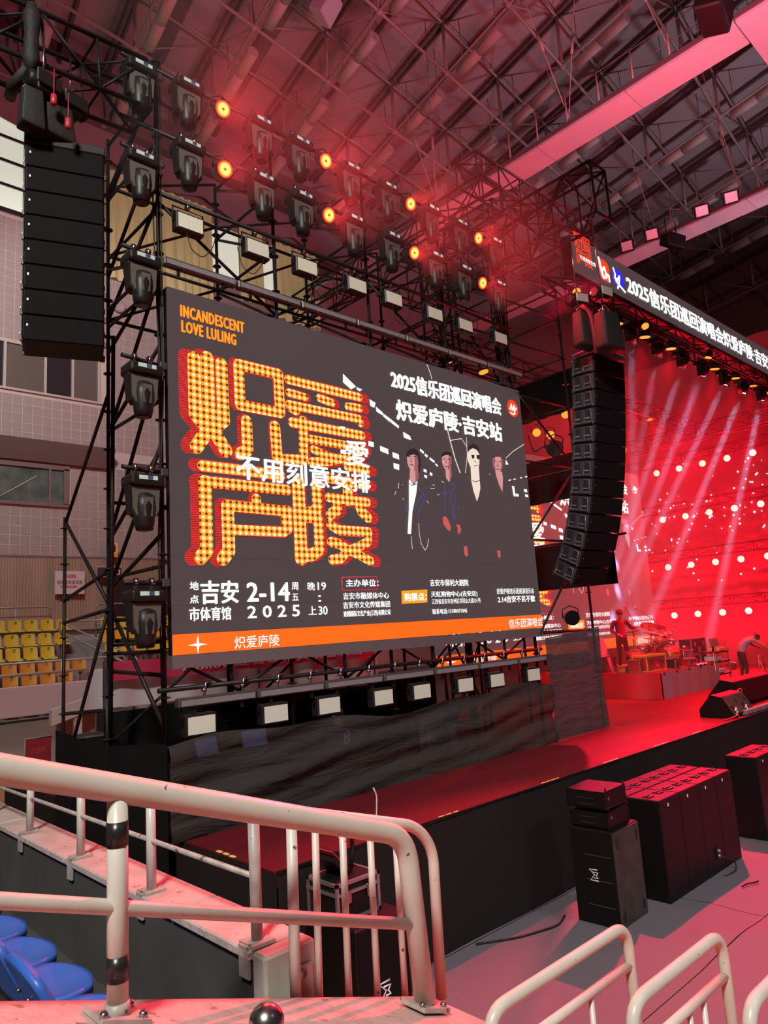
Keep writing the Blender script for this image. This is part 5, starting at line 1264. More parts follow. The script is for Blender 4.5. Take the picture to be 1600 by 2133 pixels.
def gauze3(u, v):
    y = 7.0 + 3.2 * u; return (3.44 + 0.02 * math.sin(y * 6), y, 0.05 + (2.16 + 0.06 * math.cos(u * 5.5) - 0.05) * v)
b = MB(); b.grid(gauze3, 40, 8); tag(b.build('gauze_cloth', 'cloth_black'), 'black cloth closing the left side under the scaffold', 'drape')
# things behind the gauze
t = thing('backstage_desk', 'dim desk with glowing screens behind the gauze', 'desk', (4.9, 8.2, DZ))
m = MB(); m.box((0, 0, 0.5), (1.5, 0.6, 0.05)); m.build('top', 'dark_plastic', t)
for x in (-0.7, 0.7):
    m = MB(); m.box((x, 0, 0.24), (0.05, 0.5, 0.48)); m.build('leg', 'dark_plastic', t)
for lb, x, rz in (('open laptop glowing blue on the desk behind the gauze, left one', 4.6, 0.2), ('open laptop glowing blue on the desk behind the gauze, right one', 5.25, -0.2)):
    t = thing('laptop', lb, 'laptop', (x, 8.2, DZ + 0.525), rz)
    m = MB(); m.box((0, 0, 0.01), (0.36, 0.26, 0.02)); m.build('keyboard', 'dark_plastic', t)
    m = MB(); m.box((0, 0.12, 0.15), (0.36, 0.02, 0.24), rot=(-0.3, 0, 0)); m.build('lid', 'dark_plastic', t)
    m = MB(); m.box((0, 0.105, 0.15), (0.33, 0.006, 0.21), rot=(-0.3, 0, 0)); m.build('display', 'screen_blue', t)
b = MB(); b.grid(lambda u, v: (8.3 + 0.9 * u, 8.3 + 0.03 * math.sin(u * 40), DZ + 0.02 + 0.6 * v), 30, 3); tag(b.build('folded_sheet', 'cloth_white'), 'pale sheet hanging behind the right half of the gauze', 'sheet')
def crate(name, label, loc, size, rz=0.0, mat='dark_plastic', cat='case'):
    t = thing(name, label, cat, loc, rz)
    m = MB(); m.box((0, 0, size[2] / 2), (size[0] - 0.03, size[1] - 0.03, size[2] - 0.01)); m.build('body', mat, t)
    m = MB()
    for sx in (-1, 1):
        for sy in (-1, 1): m.box((sx * (size[0] / 2 - 0.012), sy * (size[1] / 2 - 0.012), size[2] / 2), (0.025, 0.025, size[2]))
    for zz in (0.012, size[2] - 0.012):
        for sy in (-1, 1): m.box((0, sy * (size[1] / 2 - 0.012), zz), (size[0], 0.025, 0.025))
        for sx in (-1, 1): m.box((sx * (size[0] / 2 - 0.012), 0, zz), (0.025, size[1], 0.025))
    m.build('edge_trim', 'alu', t)
    for s in (-1, 1):
        m = MB(); m.box((s * size[0] * 0.28, -size[1] / 2 - 0.004, size[2] * 0.62), (0.09, 0.014, 0.1), bev=0.004); m.build('latch', 'chrome', t)
    return t
for lb, p, s in (('dark road case behind the left scaffold leg, shorter one', (4.1, 11.0, DZ), (0.5, 0.5, 0.73)), ('dark tall road case behind the left scaffold leg', (4.62, 11.2, DZ), (0.4, 0.5, 1.03)), ('brown wooden crate on the right of the road cases', (5.4, 11.4, DZ), (0.9, 0.6, 0.83))):
    crate('road_case', lb, p, s, 0, 'wood_panel' if 'brown' in lb else 'dark_plastic')
b = MB(); b.grid(lambda u, v: (3.7 + 6.1 * u, 9.3 + 0.05 * math.sin(u * 50), DZ + 1.12 * v + 0.05 * v * math.sin(u * 7)), 90, 6); tag(b.build('dark_gap_sheet', 'cloth_black'), 'added dark sheet filling the dark gap behind the lower panel lights', 'drape')  # sheet added to darken the space behind the lower rail

# ================================================================== PEOPLE
def figure(label, joints, edges, radii, mats, pick, loc, rz=0.0, extra=None):
    """One continuous skinned body; pick(face centre) chooses the material."""
    names = list(joints); idx = {n: i for i, n in enumerate(names)}
    me = bpy.data.meshes.new('body'); me.from_pydata([joints[n] for n in names], [(idx[a], idx[c]) for a, c in edges], [])
    o = bpy.data.objects.new('body', me); COL.objects.link(o)
    md = o.modifiers.new('skin', 'SKIN'); md.use_smooth_shade = True
    for i, n in enumerate(names):
        r = radii.get(n, radii['default']); sv = me.skin_vertices[0].data[i]
        sv.radius = r if isinstance(r, tuple) else (r, r)
        sv.use_root = (n == 'pelvis')
    o.modifiers.new('sub', 'SUBSURF').levels = 1
    bpy.context.view_layer.update()
    dg = bpy.context.evaluated_depsgraph_get()
    nm = bpy.data.meshes.new_from_object(o.evaluated_get(dg))
    bpy.data.objects.remove(o); bpy.data.meshes.remove(me)
    for m in mats: nm.materials.append(MATS[m])
    for f in nm.polygons:
        f.material_index = pick(f.center); f.use_smooth = True
    t = thing('person', label, 'person', loc, rz)
    nm.name = 'body'; link('body', nm, t)
    return t
def add_hand(J, E, RR, wrist, palm_dir, curl_dir, s, key):
    """Palm, four unequal bent fingers and a thumb rooted at a wrist joint."""
    w = Vector(J[wrist]); d = Vector(palm_dir).normalized(); c = Vector(curl_dir).normalized(); side = d.cross(c).normalized()
    J[key + 'palm'] = tuple(w + d * 0.055 * s); E.append((wrist, key + 'palm')); RR[key + 'palm'] = (0.034 * s, 0.018 * s)
    for k, (off, ln) in enumerate(((-0.027, 0.066), (-0.009, 0.075), (0.009, 0.07), (0.027, 0.055))):
        a = w + d * 0.09 * s + side * off * s; e1 = a + (d * 0.8 + c * 0.35).normalized() * ln * 0.55 * s; e2 = e1 + (d * 0.5 + c * 0.8).normalized() * ln * 0.5 * s
        n = key + 'f%d' % k
        J[n + 'a'], J[n + 'b'], J[n + 'c'] = tuple(a), tuple(e1), tuple(e2)
        E += [(key + 'palm', n + 'a'), (n + 'a', n + 'b'), (n + 'b', n + 'c')]
        for q, r in (('a', 0.0095), ('b', 0.0085), ('c', 0.0075)): RR[n + q] = r * s
    a = w + d * 0.035 * s - side * 0.035 * s; e = a + (d * 0.6 - side * 0.6 + c * 0.4).normalized() * 0.05 * s
    J[key + 'ta'], J[key + 'tb'] = tuple(a), tuple(e); E += [(key + 'palm', key + 'ta'), (key + 'ta', key + 'tb')]; RR[key + 'ta'] = 0.011 * s; RR[key + 'tb'] = 0.009 * s
def head_parts(t, c, s, face, hair='hair', cap=None):
    """Hair, eyes, nose, mouth and ears on a head centred at c looking along face."""
    c = Vector(c); f = Vector(face).normalized(); side = f.cross(Vector((0, 0, 1))).normalized(); up = side.cross(f).normalized()
    m = MB(); m.ball(c + up * 0.035 * s - f * 0.018 * s, 0.102 * s, seg=14, scale=(1, 1, 0.98)); m.build('cap' if cap else 'hair', cap or hair, t)
    if cap:
        m = MB(); m.prism([tuple(c + up * 0.055 * s + f * 0.07 * s + side * q * 0.075 * s) for q in (-1, 1)] + [tuple(c + up * 0.045 * s + f * 0.16 * s + side * q * 0.055 * s) for q in (1, -1)], up * 0.012); m.build('cap_brim', cap, t)
    m = MB()
    for q in (-1, 1): m.ball(c + f * 0.088 * s + side * q * 0.034 * s + up * 0.005 * s, 0.012 * s, seg=8)
    m.build('eyes', 'ink', t)
    m = MB(); m.tube([c + f * 0.09 * s + up * 0.01 * s, c + f * 0.115 * s - up * 0.03 * s], 0.009 * s, 6, r1=0.014 * s)
    for q in (-1, 1): m.ball(c + side * q * 0.088 * s - f * 0.005, 0.024 * s, seg=8, scale=(0.6, 0.8, 1.1))
    m.build('nose_and_ears', 'skin', t)
    m = MB(); m.box(c + f * 0.094 * s - up * 0.056 * s, (0.04 * s, 0.016 * s, 0.01 * s)); m.build('mouth', 'ink_red', t)

# drummer: standing, dark open jacket over a red shirt, cap, arms forward over the kit
R0 = 1.86
DL = Vector((16.65, 9.3, R0)); s = 0.88
J = {'pelvis': (0, 0, .88), 'belly': (0, -.01, 1.05), 'chest': (0, 0, 1.26), 'neck': (0, -.02, 1.47), 'head': (0, -.05, 1.58), 'crown': (0, -.05, 1.68),
     'shl': (-.19, 0, 1.39), 'ell': (-.29, -.02, 1.12), 'wrl': (-.20, -.24, 1.02), 'shr': (.19, 0, 1.39), 'elr': (.33, -.06, 1.16), 'wrr': (.34, -.32, 1.2),
     'hpl': (-.10, 0, .84), 'knl': (-.12, -.03, .46), 'anl': (-.13, .02, .09), 'tol': (-.14, -.14, .04), 'hpr': (.10, 0, .84), 'knr': (.13, -.03, .46), 'anr': (.15, .02, .09), 'tor': (.17, -.14, .04)}
E_ = [('pelvis', 'belly'), ('belly', 'chest'), ('chest', 'neck'), ('neck', 'head'), ('head', 'crown'), ('chest', 'shl'), ('shl', 'ell'), ('ell', 'wrl'), ('chest', 'shr'), ('shr', 'elr'), ('elr', 'wrr'),
      ('pelvis', 'hpl'), ('hpl', 'knl'), ('knl', 'anl'), ('anl', 'tol'), ('pelvis', 'hpr'), ('hpr', 'knr'), ('knr', 'anr'), ('anr', 'tor')]
RR = {'default': .06, 'pelvis': (.15, .11), 'belly': (.15, .11), 'chest': (.18, .12), 'neck': .055, 'head': (.085, .095), 'crown': .06, 'shl': .075, 'shr': .075, 'ell': .055, 'elr': .055, 'wrl': .03, 'wrr': .03,
      'hpl': .09, 'hpr': .09, 'knl': .065, 'knr': .065, 'anl': .045, 'anr': .045, 'tol': .04, 'tor': .04}
add_hand(J, E_, RR, 'wrl', (.25, -.8, -.3), (0, -.2, -1), 1.0, 'L'); add_hand(J, E_, RR, 'wrr', (.1, -.9, .1), (0, -.2, -1), 1.0, 'R')
def pick_drummer(c):
    x, y, z = c
    if z > 1.46: return 0
    if abs(x) < .085 and y < -.04 and z > .95: return 2
    if y < -.235 and z > .9: return 0
    return 1 if z > .84 else 3
for k in J: J[k] = tuple(q * s for q in J[k])
RR = {k: (tuple(q * s for q in v) if isinstance(v, tuple) else v * s) for k, v in RR.items()}
_pk = pick_drummer
dr = figure('person in a dark open jacket and cap standing behind the drum kit', J, E_, RR, ['skin', 'jacket', 'shirt_red', 'trousers'], lambda c: _pk((c[0] / s, c[1] / s, c[2] / s)), DL, -0.55)
head_parts(dr, (0, -.055 * s, 1.60 * s), s, (0.05, -1, -.25), cap='jacket')
# stage hand bending forward
BL = Vector((20.45, 7.95, DZ)); s = 0.86
J = {'pelvis': (0, 0, .92), 'belly': (.07, -.02, 1.10), 'chest': (.24, -.05, 1.27), 'neck': (.40, -.07, 1.33), 'head': (.49, -.08, 1.30), 'crown': (.58, -.08, 1.27),
     'shl': (.27, .14, 1.27), 'ell': (.47, .12, 1.08), 'wrl': (.66, .02, .98), 'shr': (.27, -.24, 1.26), 'elr': (.50, -.27, 1.12), 'wrr': (.72, -.26, .98),
     'hpl': (-.01, .09, .86), 'knl': (.03, .10, .46), 'anl': (-.03, .10, .08), 'tol': (.12, .10, .04), 'hpr': (-.01, -.09, .86), 'knr': (.06, -.11, .46), 'anr': (.02, -.12, .08), 'tor': (.17, -.12, .04)}
E_ = [('pelvis', 'belly'), ('belly', 'chest'), ('chest', 'neck'), ('neck', 'head'), ('head', 'crown'), ('chest', 'shl'), ('shl', 'ell'), ('ell', 'wrl'), ('chest', 'shr'), ('shr', 'elr'), ('elr', 'wrr'),
      ('pelvis', 'hpl'), ('hpl', 'knl'), ('knl', 'anl'), ('anl', 'tol'), ('pelvis', 'hpr'), ('hpr', 'knr'), ('knr', 'anr'), ('anr', 'tor')]
RR = {'default': .06, 'pelvis': (.14, .15), 'belly': (.14, .14), 'chest': (.16, .14), 'neck': .055, 'head': (.09, .09), 'crown': .065, 'shl': .075, 'shr': .08, 'ell': .05, 'elr': .05, 'wrl': .03, 'wrr': .03,
      'hpl': .09, 'hpr': .09, 'knl': .07, 'knr': .07, 'anl': .05, 'anr': .05, 'tol': .04, 'tor': .04}
add_hand(J, E_, RR, 'wrl', (.7, -.1, -.4), (0, 0, -1), 1.0, 'L'); add_hand(J, E_, RR, 'wrr', (.8, 0, -.4), (0, 0, -1), 1.0, 'R')
for k in J: J[k] = tuple(q * s for q in J[k])
RR = {k: (tuple(q * s for q in v) if isinstance(v, tuple) else v * s) for k, v in RR.items()}
def pick_bent(c):
    x, y, z = c[0] / s, c[1] / s, c[2] / s
    if x > .44 or (x > .36 and abs(y + .27) < .09 and z < 1.2): return 0
    return 1 if z > .90 else 2
bm_ = figure('person in a grey shirt and dark trousers bending forward on the stage', J, E_, RR, ['skin', 'shirt_grey', 'trousers'], pick_bent, BL, -0.72)
head_parts(bm_, (.52 * s, -.08 * s, 1.29 * s), s, (.75, 0, -.55))
# seated technician behind the gauze
TL = Vector((6.35, 7.9, DZ - 0.12)); s = 0.85
J = {'pelvis': (0, 0, .42), 'belly': (0, .02, .58), 'chest': (0, 0, .80), 'neck': (0, -.01, 1.0), 'head': (0, .02, 1.11), 'crown': (0, .02, 1.21), 'shl': (-.2, 0, .93), 'ell': (-.27, .1, .70), 'wrl': (-.18, .32, .66), 'shr': (.2, 0, .93), 'elr': (.27, .1, .70), 'wrr': (.18, .32, .66),
     'hpl': (-.1, .04, .42), 'knl': (-.14, .42, .46), 'anl': (-.14, .40, .20), 'hpr': (.1, .04, .42), 'knr': (.14, .42, .46), 'anr': (.14, .40, .20)}
E_ = [('pelvis', 'belly'), ('belly', 'chest'), ('chest', 'neck'), ('neck', 'head'), ('head', 'crown'), ('chest', 'shl'), ('shl', 'ell'), ('ell', 'wrl'), ('chest', 'shr'), ('shr', 'elr'), ('elr', 'wrr'), ('pelvis', 'hpl'), ('hpl', 'knl'), ('knl', 'anl'), ('pelvis', 'hpr'), ('hpr', 'knr'), ('knr', 'anr')]
RR = {'default': .06, 'pelvis': (.15, .12), 'belly': (.15, .11), 'chest': (.18, .12), 'neck': .055, 'head': (.085, .095), 'crown': .06, 'ell': .05, 'elr': .05, 'wrl': .03, 'wrr': .03, 'knl': .07, 'knr': .07, 'anl': .05, 'anr': .05}
add_hand(J, E_, RR, 'wrl', (.2, .8, -.2), (0, 0, -1), 1.0, 'L'); add_hand(J, E_, RR, 'wrr', (-.2, .8, -.2), (0, 0, -1), 1.0, 'R')
for k in J: J[k] = tuple(q * s for q in J[k])
RR = {k: (tuple(q * s for q in v) if isinstance(v, tuple) else v * s) for k, v in RR.items()}
tp = figure('person in a navy shirt with white back print seated behind the gauze', J, E_, RR, ['skin', 'shirt_navy', 'trousers'], lambda c: 0 if c[2] > .98 * s or (c[1] > .3 * s and c[2] > .55 * s) else (1 if c[2] > .5 * s else 2), TL, 0.35)
head_parts(tp, (0, .02 * s, 1.13 * s), s, (0, 1, -.2))
m = MB(); m.tube([(-.05, -.125, .60), (.06, -.125, .62), (.06, -.125, .76), (-.05, -.125, .74), (-.05, -.125, .60)], .012, 5); m.tube([(-.05, -.125, .66), (.06, -.125, .70)], .012, 5); m.build('back_print', 'screen_blue', tp)  # print glows through the laptop screen material, though it is no lamp
t = thing('stool', 'black stool under the seated person behind the gauze', 'stool', TL + Vector((0, 0, 0.12)))
m = MB(); m.lathe([(.18, .06), (.19, .1), (.17, .14)], (0, 0, 0), 14); m.build('seat', 'black_plastic', t)
for a in range(4):
    m = MB(); m.tube([(.1 * math.cos(a * PI / 2), .1 * math.sin(a * PI / 2), .07), (.17 * math.cos(a * PI / 2), .17 * math.sin(a * PI / 2), 0)], .014, 6); m.build('leg', 'steel', t)

# ================================================================== DRUM RISER AND BACKLINE
riser = thing('drum_riser', 'square drum riser with grey front cloth and red side drape', 'riser', (15.95, 8.03, DZ))
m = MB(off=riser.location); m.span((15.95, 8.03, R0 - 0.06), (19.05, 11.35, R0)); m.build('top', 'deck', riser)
m = MB(off=riser.location); m.grid(lambda u, v: (15.95 + 3.1 * u, 8.02 + 0.012 * math.sin(u * 30), DZ + 0.59 * v), 40, 2); m.build('front_cloth', 'riser_front', riser)
m = MB(off=riser.location); m.grid(lambda u, v: (15.90 + 0.06 * math.sin(u * 17 + 2 * math.sin(u * 5)) * (1 - 0.7 * v), 8.03 + 3.3 * u, DZ + 0.59 * v), 60, 3); m.build('side_drape', 'drape_red', riser)
m = MB(off=riser.location); m.span((19.05, 8.03, DZ), (19.07, 11.35, R0)); m.build('end_board', 'riser_front', riser)
def tripod_stand(t, p, h, spread=0.25, lean=(0, 0), r=0.011, name='stand'):
    p = Vector(p); m = MB(); top = p + Vector((lean[0], lean[1], h)); m.tube([p + Vector((0, 0, 0.2)), top], r, 6)
    for a in range(3): m.tube([p + Vector((0, 0, 0.22)), p + Vector((spread * math.cos(a * 2.1 + .4), spread * math.sin(a * 2.1 + .4), 0.01))], r * .8, 5)
    m.build(name, 'chrome', t); return top
kit = thing('drum_kit', 'red orange drum kit with cymbals on chrome stands on the riser', 'drum kit', (17.05, 8.9, R0))
K0 = (0.10, -0.15, 0)
def drum(name, c, r, d, tilt, mat='drum_shell', head='drum_white'):
    c = Vector(c); ax = Vector(tilt).normalized(); m = MB(); m.tube([c - ax * d / 2, c + ax * d / 2], r, 18); o = m.build(name, mat, kit)
    m = MB(); m.tube([c + ax * d / 2, c + ax * (d / 2 + 0.012)], r * 0.97, 18); m.build('drum_head', head, o)
    m = MB(); m.tube([c + ax * (d / 2 - .01), c + ax * (d / 2 + 0.018)], r * 1.03, 18, caps=False); m.tube([c - ax * (d / 2 + .018), c - ax * (d / 2 - 0.01)], r * 1.03, 18, caps=False)
    for a in range(6):
        q = ax.orthogonal().normalized(); q.rotate(Matrix.Rotation(a * PI / 3, 3, ax)); m.tube([c + q * r * 1.03 - ax * d * .4, c + q * r * 1.03 + ax * d * .4], .009, 5)
    m.build('hoop', 'chrome', o)
    return o
for c_, r_ in (((0.9, -0.02, 0.62), .1), ((1.08, 0.12, 0.6), .1), ((0.78, -0.3, 0.58), .09)): drum('timbale', c_, r_, 0.16, (0, -.2, 1), 'chrome')
bd = drum('bass_drum', (0.45, -0.35, 0.28), 0.27, 0.36, (0.85, -0.55, 0), 'drum_shell', 'drum_head')
m = MB(); m.tube([(0.63, -0.47, 0.20), (0.635, -0.473, 0.20)], 0.06, 14); m.build('port_ring', 'drum_white', bd)
drum('rack_tom', (0.30, -0.25, 0.68), 0.15, 0.2, (0.2, -0.3, 1)); drum('rack_tom', (0.62, -0.12, 0.70), 0.14, 0.19, (0.1, -0.3, 1)); drum('floor_tom', (-0.35, 0.05, 0.3), 0.19, 0.36, (0, 0, 1)); drum('snare_drum', (0.05, 0.1, 0.5), 0.18, 0.14, (0, 0, 1), 'chrome')
def cymbal(c, r, tilt):
    c = Vector(c); z_ = Vector(tilt).normalized(); q = Vector((0, 0, 1)).rotation_difference(z_)
    m = MB(); t2 = bmesh.new(); bmesh.ops.create_cone(t2, cap_ends=True, segments=20, radius1=r, radius2=0.03, depth=0.035)
    m.merge(t2, Matrix.Translation(c) @ q.to_matrix().to_4x4()); m.build('cymbal', 'cymbal', kit)
    top = tripod_stand(kit, (c.x + .05, c.y + .04, 0), c.z, .22, (-.05, -.04), .011, 'cymbal_stand')
for c, r, tl in (((-0.52, -0.45, 0.92), .21, (.1, -.2, 1)), ((-0.22, -0.3, 0.88), .18, (.35, -.2, 1)), ((0.8, 0.25, 1.05), .22, (.55, .1, 1)), ((1.1, -0.1, 0.86), .18, (-.2, -.1, 1)), ((0.3, 0.45, 0.95), .17, (.1, .2, 1)), ((1.0, 0.4, 0.72), .16, (0, -.2, 1)), ((0.62, 0.1, 0.98), .15, (.2, -.3, 1)), ((0.95, -0.25, 0.6), .13, (-.1, -.4, 1)), ((-0.1, 0.25, 0.78), .15, (0, -.1, 1)), ((0.55, -0.5, 0.9), .14, (.4, -.3, 1)), ((1.25, 0.2, 1.0), .18, (.5, 0, 1))): cymbal(c, r, tl)
m = MB()
for a in ((-.1, .3, .5, .4, -.4, .62), (.1, -.5, .55, 1.1, -.2, .6), (.9, -.4, .0, 1.0, -.2, .8), (1.2, .1, 0, 1.15, .2, .8), (.2, -.45, .95, .9, -.4, .62)): m.tube([a[:3], a[3:]], .012, 6)
m.build('rack_bar', 'chrome', kit)
for k_ in range(6):
    x_ = 16.9 + .36 * k_; cable('riser_cable', 'tangled cable lying along the front of the drum riser, %s from the left' % ORD[k_], [(x_, 8.1, R0 + .012), (x_ + .12, 8.2 + .05 * (k_ % 2), R0 + .03), (x_ + .25, 8.12, R0 + .012), (x_ + .34, 8.3, R0 + .015), (x_ + .2, 8.4, R0 + .03)], .011, 'cables on the drum riser', 'case_red' if k_ % 2 else 'rubber')
t = thing('drum_stool', 'red round drum stool behind the orange case', 'stool', (16.75, 9.1, R0))
m = MB(); m.lathe([(.14, .34), (.16, .38), (.15, .46), (.1, .48)], (0, 0, 0), 16); m.build('seat', 'case_red', t); tripod_stand(t, (0, 0, 0), .36, .2, (0, 0), .014)
def mic_stand(label, loc, h, boom, mat='chrome'):
    t = thing('microphone_stand', label, 'microphone stand', loc)
    top = tripod_stand(t, (0, 0, 0), h, .24)
    m = MB(); e = top + Vector(boom); m.tube([top - Vector(boom) * .25, e], .009, 6); m.build('boom', 'chrome', t)
    m = MB(); d = Vector(boom).normalized(); m.tube([e, e + d * .13], .018, 8, r1=.028); m.build('microphone', 'drum_white', t)
    return t
mic_stand('boom microphone stand reaching over the drum kit from the left', (17.5, 9.4, R0), 1.25, (-.45, -.1, .28)); mic_stand('boom microphone stand at the right of the drum kit', (18.5, 9.3, R0), 1.15, (-.65, .1, .35))
mic_stand('low boom microphone stand before the keyboard rack', (18.7, 8.5, R0), .42, (-.55, -.1, .05))
t = thing('microphone_stand', 'straight microphone stand on the red stage floor', 'microphone stand', (16.6, 7.05, DZ))
m = MB(); m.lathe([(.14, 0), (.14, .02), (.03, .04)], (0, 0, 0), 16); m.build('base', 'steel_grey', t); m = MB(); m.tube([(0, 0, .03), (-.02, 0, 1.0)], .012, 6); m.build('pole', 'alu', t); m = MB(); m.tube([(-.02, 0, 1.0), (-.05, -.02, 1.14)], .018, 8, r1=.026); m.build('microphone', 'ink', t)
t = crate('road_case', 'red road case with orange edges at the front of the drum riser', (16.62, 8.62, R0), (0.78, 0.4, 0.36), -0.12, 'case_red')
for ch in list(t.children):
    if ch.name.startswith('edge_trim'): ch.data.materials[0] = MATS['case_orange']
m = MB(); m.box((0, 0, .372), (.8, .42, .03)); m.build('lid', 'case_orange', t)
crate('road_case', 'small yellow case at the left corner of the drum riser', (16.12, 9.05, R0), (0.2, 0.25, 0.16), 0, 'case_yellow')
crate('road_case', 'red covered case between the yellow case and the orange edged case', (16.25, 8.75, R0), (0.36, 0.3, 0.3), 0.1, 'case_red')
crate('road_case', 'low red case before the bass drum', (17.9, 8.25, R0), (0.4, 0.25, 0.2), 0.0, 'case_red')
crate('road_case', 'small chrome edged case under the drum stands', (17.1, 8.3, R0), (0.22, 0.3, 0.26), 0.0, 'dark_plastic')
t = thing('covered_cabinet', 'low cabinet with a white curved cover behind the tall gauze', 'cabinet', (16.28, 9.50, R0))
m = MB(); m.prism([(-.1, 0, 0), (.36, 0, 0), (.36, 0, .34), (-.1, 0, .38)], (0, .4, 0)); m.build('body', 'amp_cloth', t)
m = MB(); m.prism([(-.28, 0, .85), (-.16, 0, .8), (-.04, 0, .66), (.03, 0, .42), (.03, 0, .38), (-.28, 0, .38)], (0, .35, 0)); m.prism([(-.1, -.012, .36), (.08, -.012, .36), (.22, -.012, 0), (.06, -.012, 0)], (0, .01, 0)); m.build('cover', 'ink_white', t)
t = thing('guitar_amp', 'guitar amplifier with pale piping and script badge on the riser', 'amplifier', (18.42, 8.62, R0), 0.0)
m = MB(); m.box((0, 0, .2), (.62, .3, .4), bev=.02); m.build('cabinet', 'black_plastic', t); m = MB(); m.box((0, -.155, .19), (.54, .01, .3)); m.build('grille_cloth', 'amp_cloth', t)
m = MB(); m.tube([(-.29, -.158, .04), (.29, -.158, .04), (.29, -.158, .36), (-.29, -.158, .36), (-.29, -.158, .04)], .01, 5); m.build('piping', 'baffle', t)
letter(t, 'Marshall', (-.16, .05, .34, .085), 'ink_white', -.165, .02, slant=0.3)
t = thing('towel', 'white towel lying on the front edge of the drum riser', 'towel', (18.25, 8.12, R0))
m = MB(); m.grid(lambda u, v: (-.32 + .64 * u, -.1 + .2 * v, .012 + .03 * abs(math.sin(u * 9 + v * 4))), 16, 6); m.build('cloth', 'ink_white', t)
t = thing('keyboard_rack', 'open rack of mixers and keyboards at the right end of the riser', 'rack', (19.45, 8.25, DZ))
for x in (-.38, .38):
    for y in (-.2, .2):
        m = MB(); m.box((x, y, .5), (.03, .03, 1.0)); m.build('upright', 'alu', t)
for k, z in enumerate((.28, .6, .84)):
    m = MB(); m.box((0, 0, z), (.8, .45, .04)); m.build('shelf', 'dark_plastic', t)
m = MB(); m.box((-.12, 0, .68), (.36, .3, .12), bev=.01); m.build('mixer', 'drum_white', t); m = MB(); m.box((.15, -.02, .90), (.4, .3, .08), bev=.01); m.build('keyboard', 'case_orange', t); m = MB(); m.box((.05, 0, .36), (.4, .3, .1), bev=.01); m.build('effects_unit', 'drum_white', t)
crate('road_case', 'open red lit rack case standing behind the keyboard rack', (19.35, 8.75, R0 + 0.22), (0.9, 0.35, 0.42), 0, 'dark_plastic')
crate('road_case', 'dark riser block under the open rack case', (19.35, 8.75, DZ), (0.8, 0.35, 0.80), 0, 'black_plastic')
t = thing('laptop', 'open laptop on the top shelf of the keyboard rack', 'laptop', (19.72, 8.25, DZ + .94), -.3)
m = MB(); m.box((0, 0, .01), (.3, .2, .02)); m.build('keyboard', 'alu', t); m = MB(); m.box((0, .1, .13), (.3, .015, .22), rot=(-.2, 0, 0)); m.build('lid', 'amp_cloth', t)
t = thing('music_stand', 'thin music stand beyond the bending person', 'music stand', (22.2, 7.6, DZ)); tripod_stand(t, (0, 0, 0), 1.0, .3); m = MB(); m.box((0, 0, 1.05), (.45, .02, .3), rot=(-.4, 0, 0)); m.build('desk', 'steel', t)
t = thing('guitar_stand', 'low frame stand at the right edge of the stage', 'stand', (21.6, 7.9, DZ)); m = MB(); m.tube([(-.2, 0, 0), (-.1, 0, .6), (.15, 0, .6), (.3, 0, 0)], .014, 6); m.tube([(-.15, -.2, 0), (-.1, 0, .45), (.15, 0, .45), (.2, -.25, 0)], .012, 6); m.build('frame', 'alu', t)
# floor monitors
def wedge(label, loc, rz, w, d, h, logo):
    t = thing('floor_monitor', label, 'floor monitor', loc, rz)
    m = MB(); m.prism([(-w / 2, -d * .5, .05), (-w / 2, -d * .38, 0), (-w / 2, d * .5, 0), (-w / 2, d * .5, h * .35), (-w / 2, d * .12, h), (-w / 2, -d * .2, h * .92)], (w, 0, 0)); m.build('cabinet', 'cabinet', t)
    m = MB(); m.prism([(-w / 2 + .02, -d * .505, .07), (-w / 2 + .02, -d * .215, h * .9), (w / 2 - .02, -d * .215, h * .9), (w / 2 - .02, -d * .505, .07)], (0, -.008, -.002)); m.build('back_panel', 'cabinet_worn' if logo else 'cabinet', t)
    if logo:
        for x in (-w * .36, w * .12):
            m = MB(); m.box((x, -d * .42, h * .36), (.11, .05, .13), rot=(-.5, 0, 0)); q = m.build('recess', 'ink', t)
            m = MB(); m.tube([(x - .04, -d * .5, h * .3), (x + .0, -d * .52, h * .42), (x + .04, -d * .46, h * .4), (x + .03, -d * .52, h * .26), (x - .02, -d * .5, h * .1), (x + .02, -d * .56, .0)], .014, 6); m.build('plug_cable', 'ink_white', q)
        m = MB(); m.box((-w * .05, -d * .33, h * .66), (.02, .02, .07), rot=(-.5, 0, 0)); m.box((w * .34, -d * .33, h * .66), (.02, .02, .07), rot=(-.5, 0, 0)); m.build('vent_slot', 'ink', t)
    return t
wedge('black floor monitor with white cable loops at the stage edge', (13.95, 5.82, DZ), 0.0, .98, .6, .40, True)
wedge('big dark floor monitor behind the cabled one', (16.35, 6.36, DZ), 0.0, 2.1, .75, .50, False)
t = thing('edge_light_bar', 'pale segmented light bar lying along the stage edge at the right', 'light bar', (13.9, 5.44, DZ))
for k in range(6):
    m = MB(); m.box((.4 + .8 * k, .06, .05), (.78, .1, .085), bev=.01); m.build('segment', 'batten_face', t)
t = thing('power_box', 'small metal box with a handle behind the cabled floor monitor', 'box', (14.72, 5.95, DZ), .1)
m = MB(); m.box((0, 0, .16), (.3, .2, .32), bev=.01); m.build('body', 'dark_plastic', t); m = MB(); m.tube(bend([(-.13, -.1, .32), (-.13, -.1, .38), (.13, -.1, .38), (.13, -.1, .32)], .03), .012, 6); m.build('handle', 'alu', t); m = MB(); m.lathe([(.02, -.105), (.02, -.1)], (.08, 0, .24), 10, axis='Y'); m.build('knob', 'chrome', t)
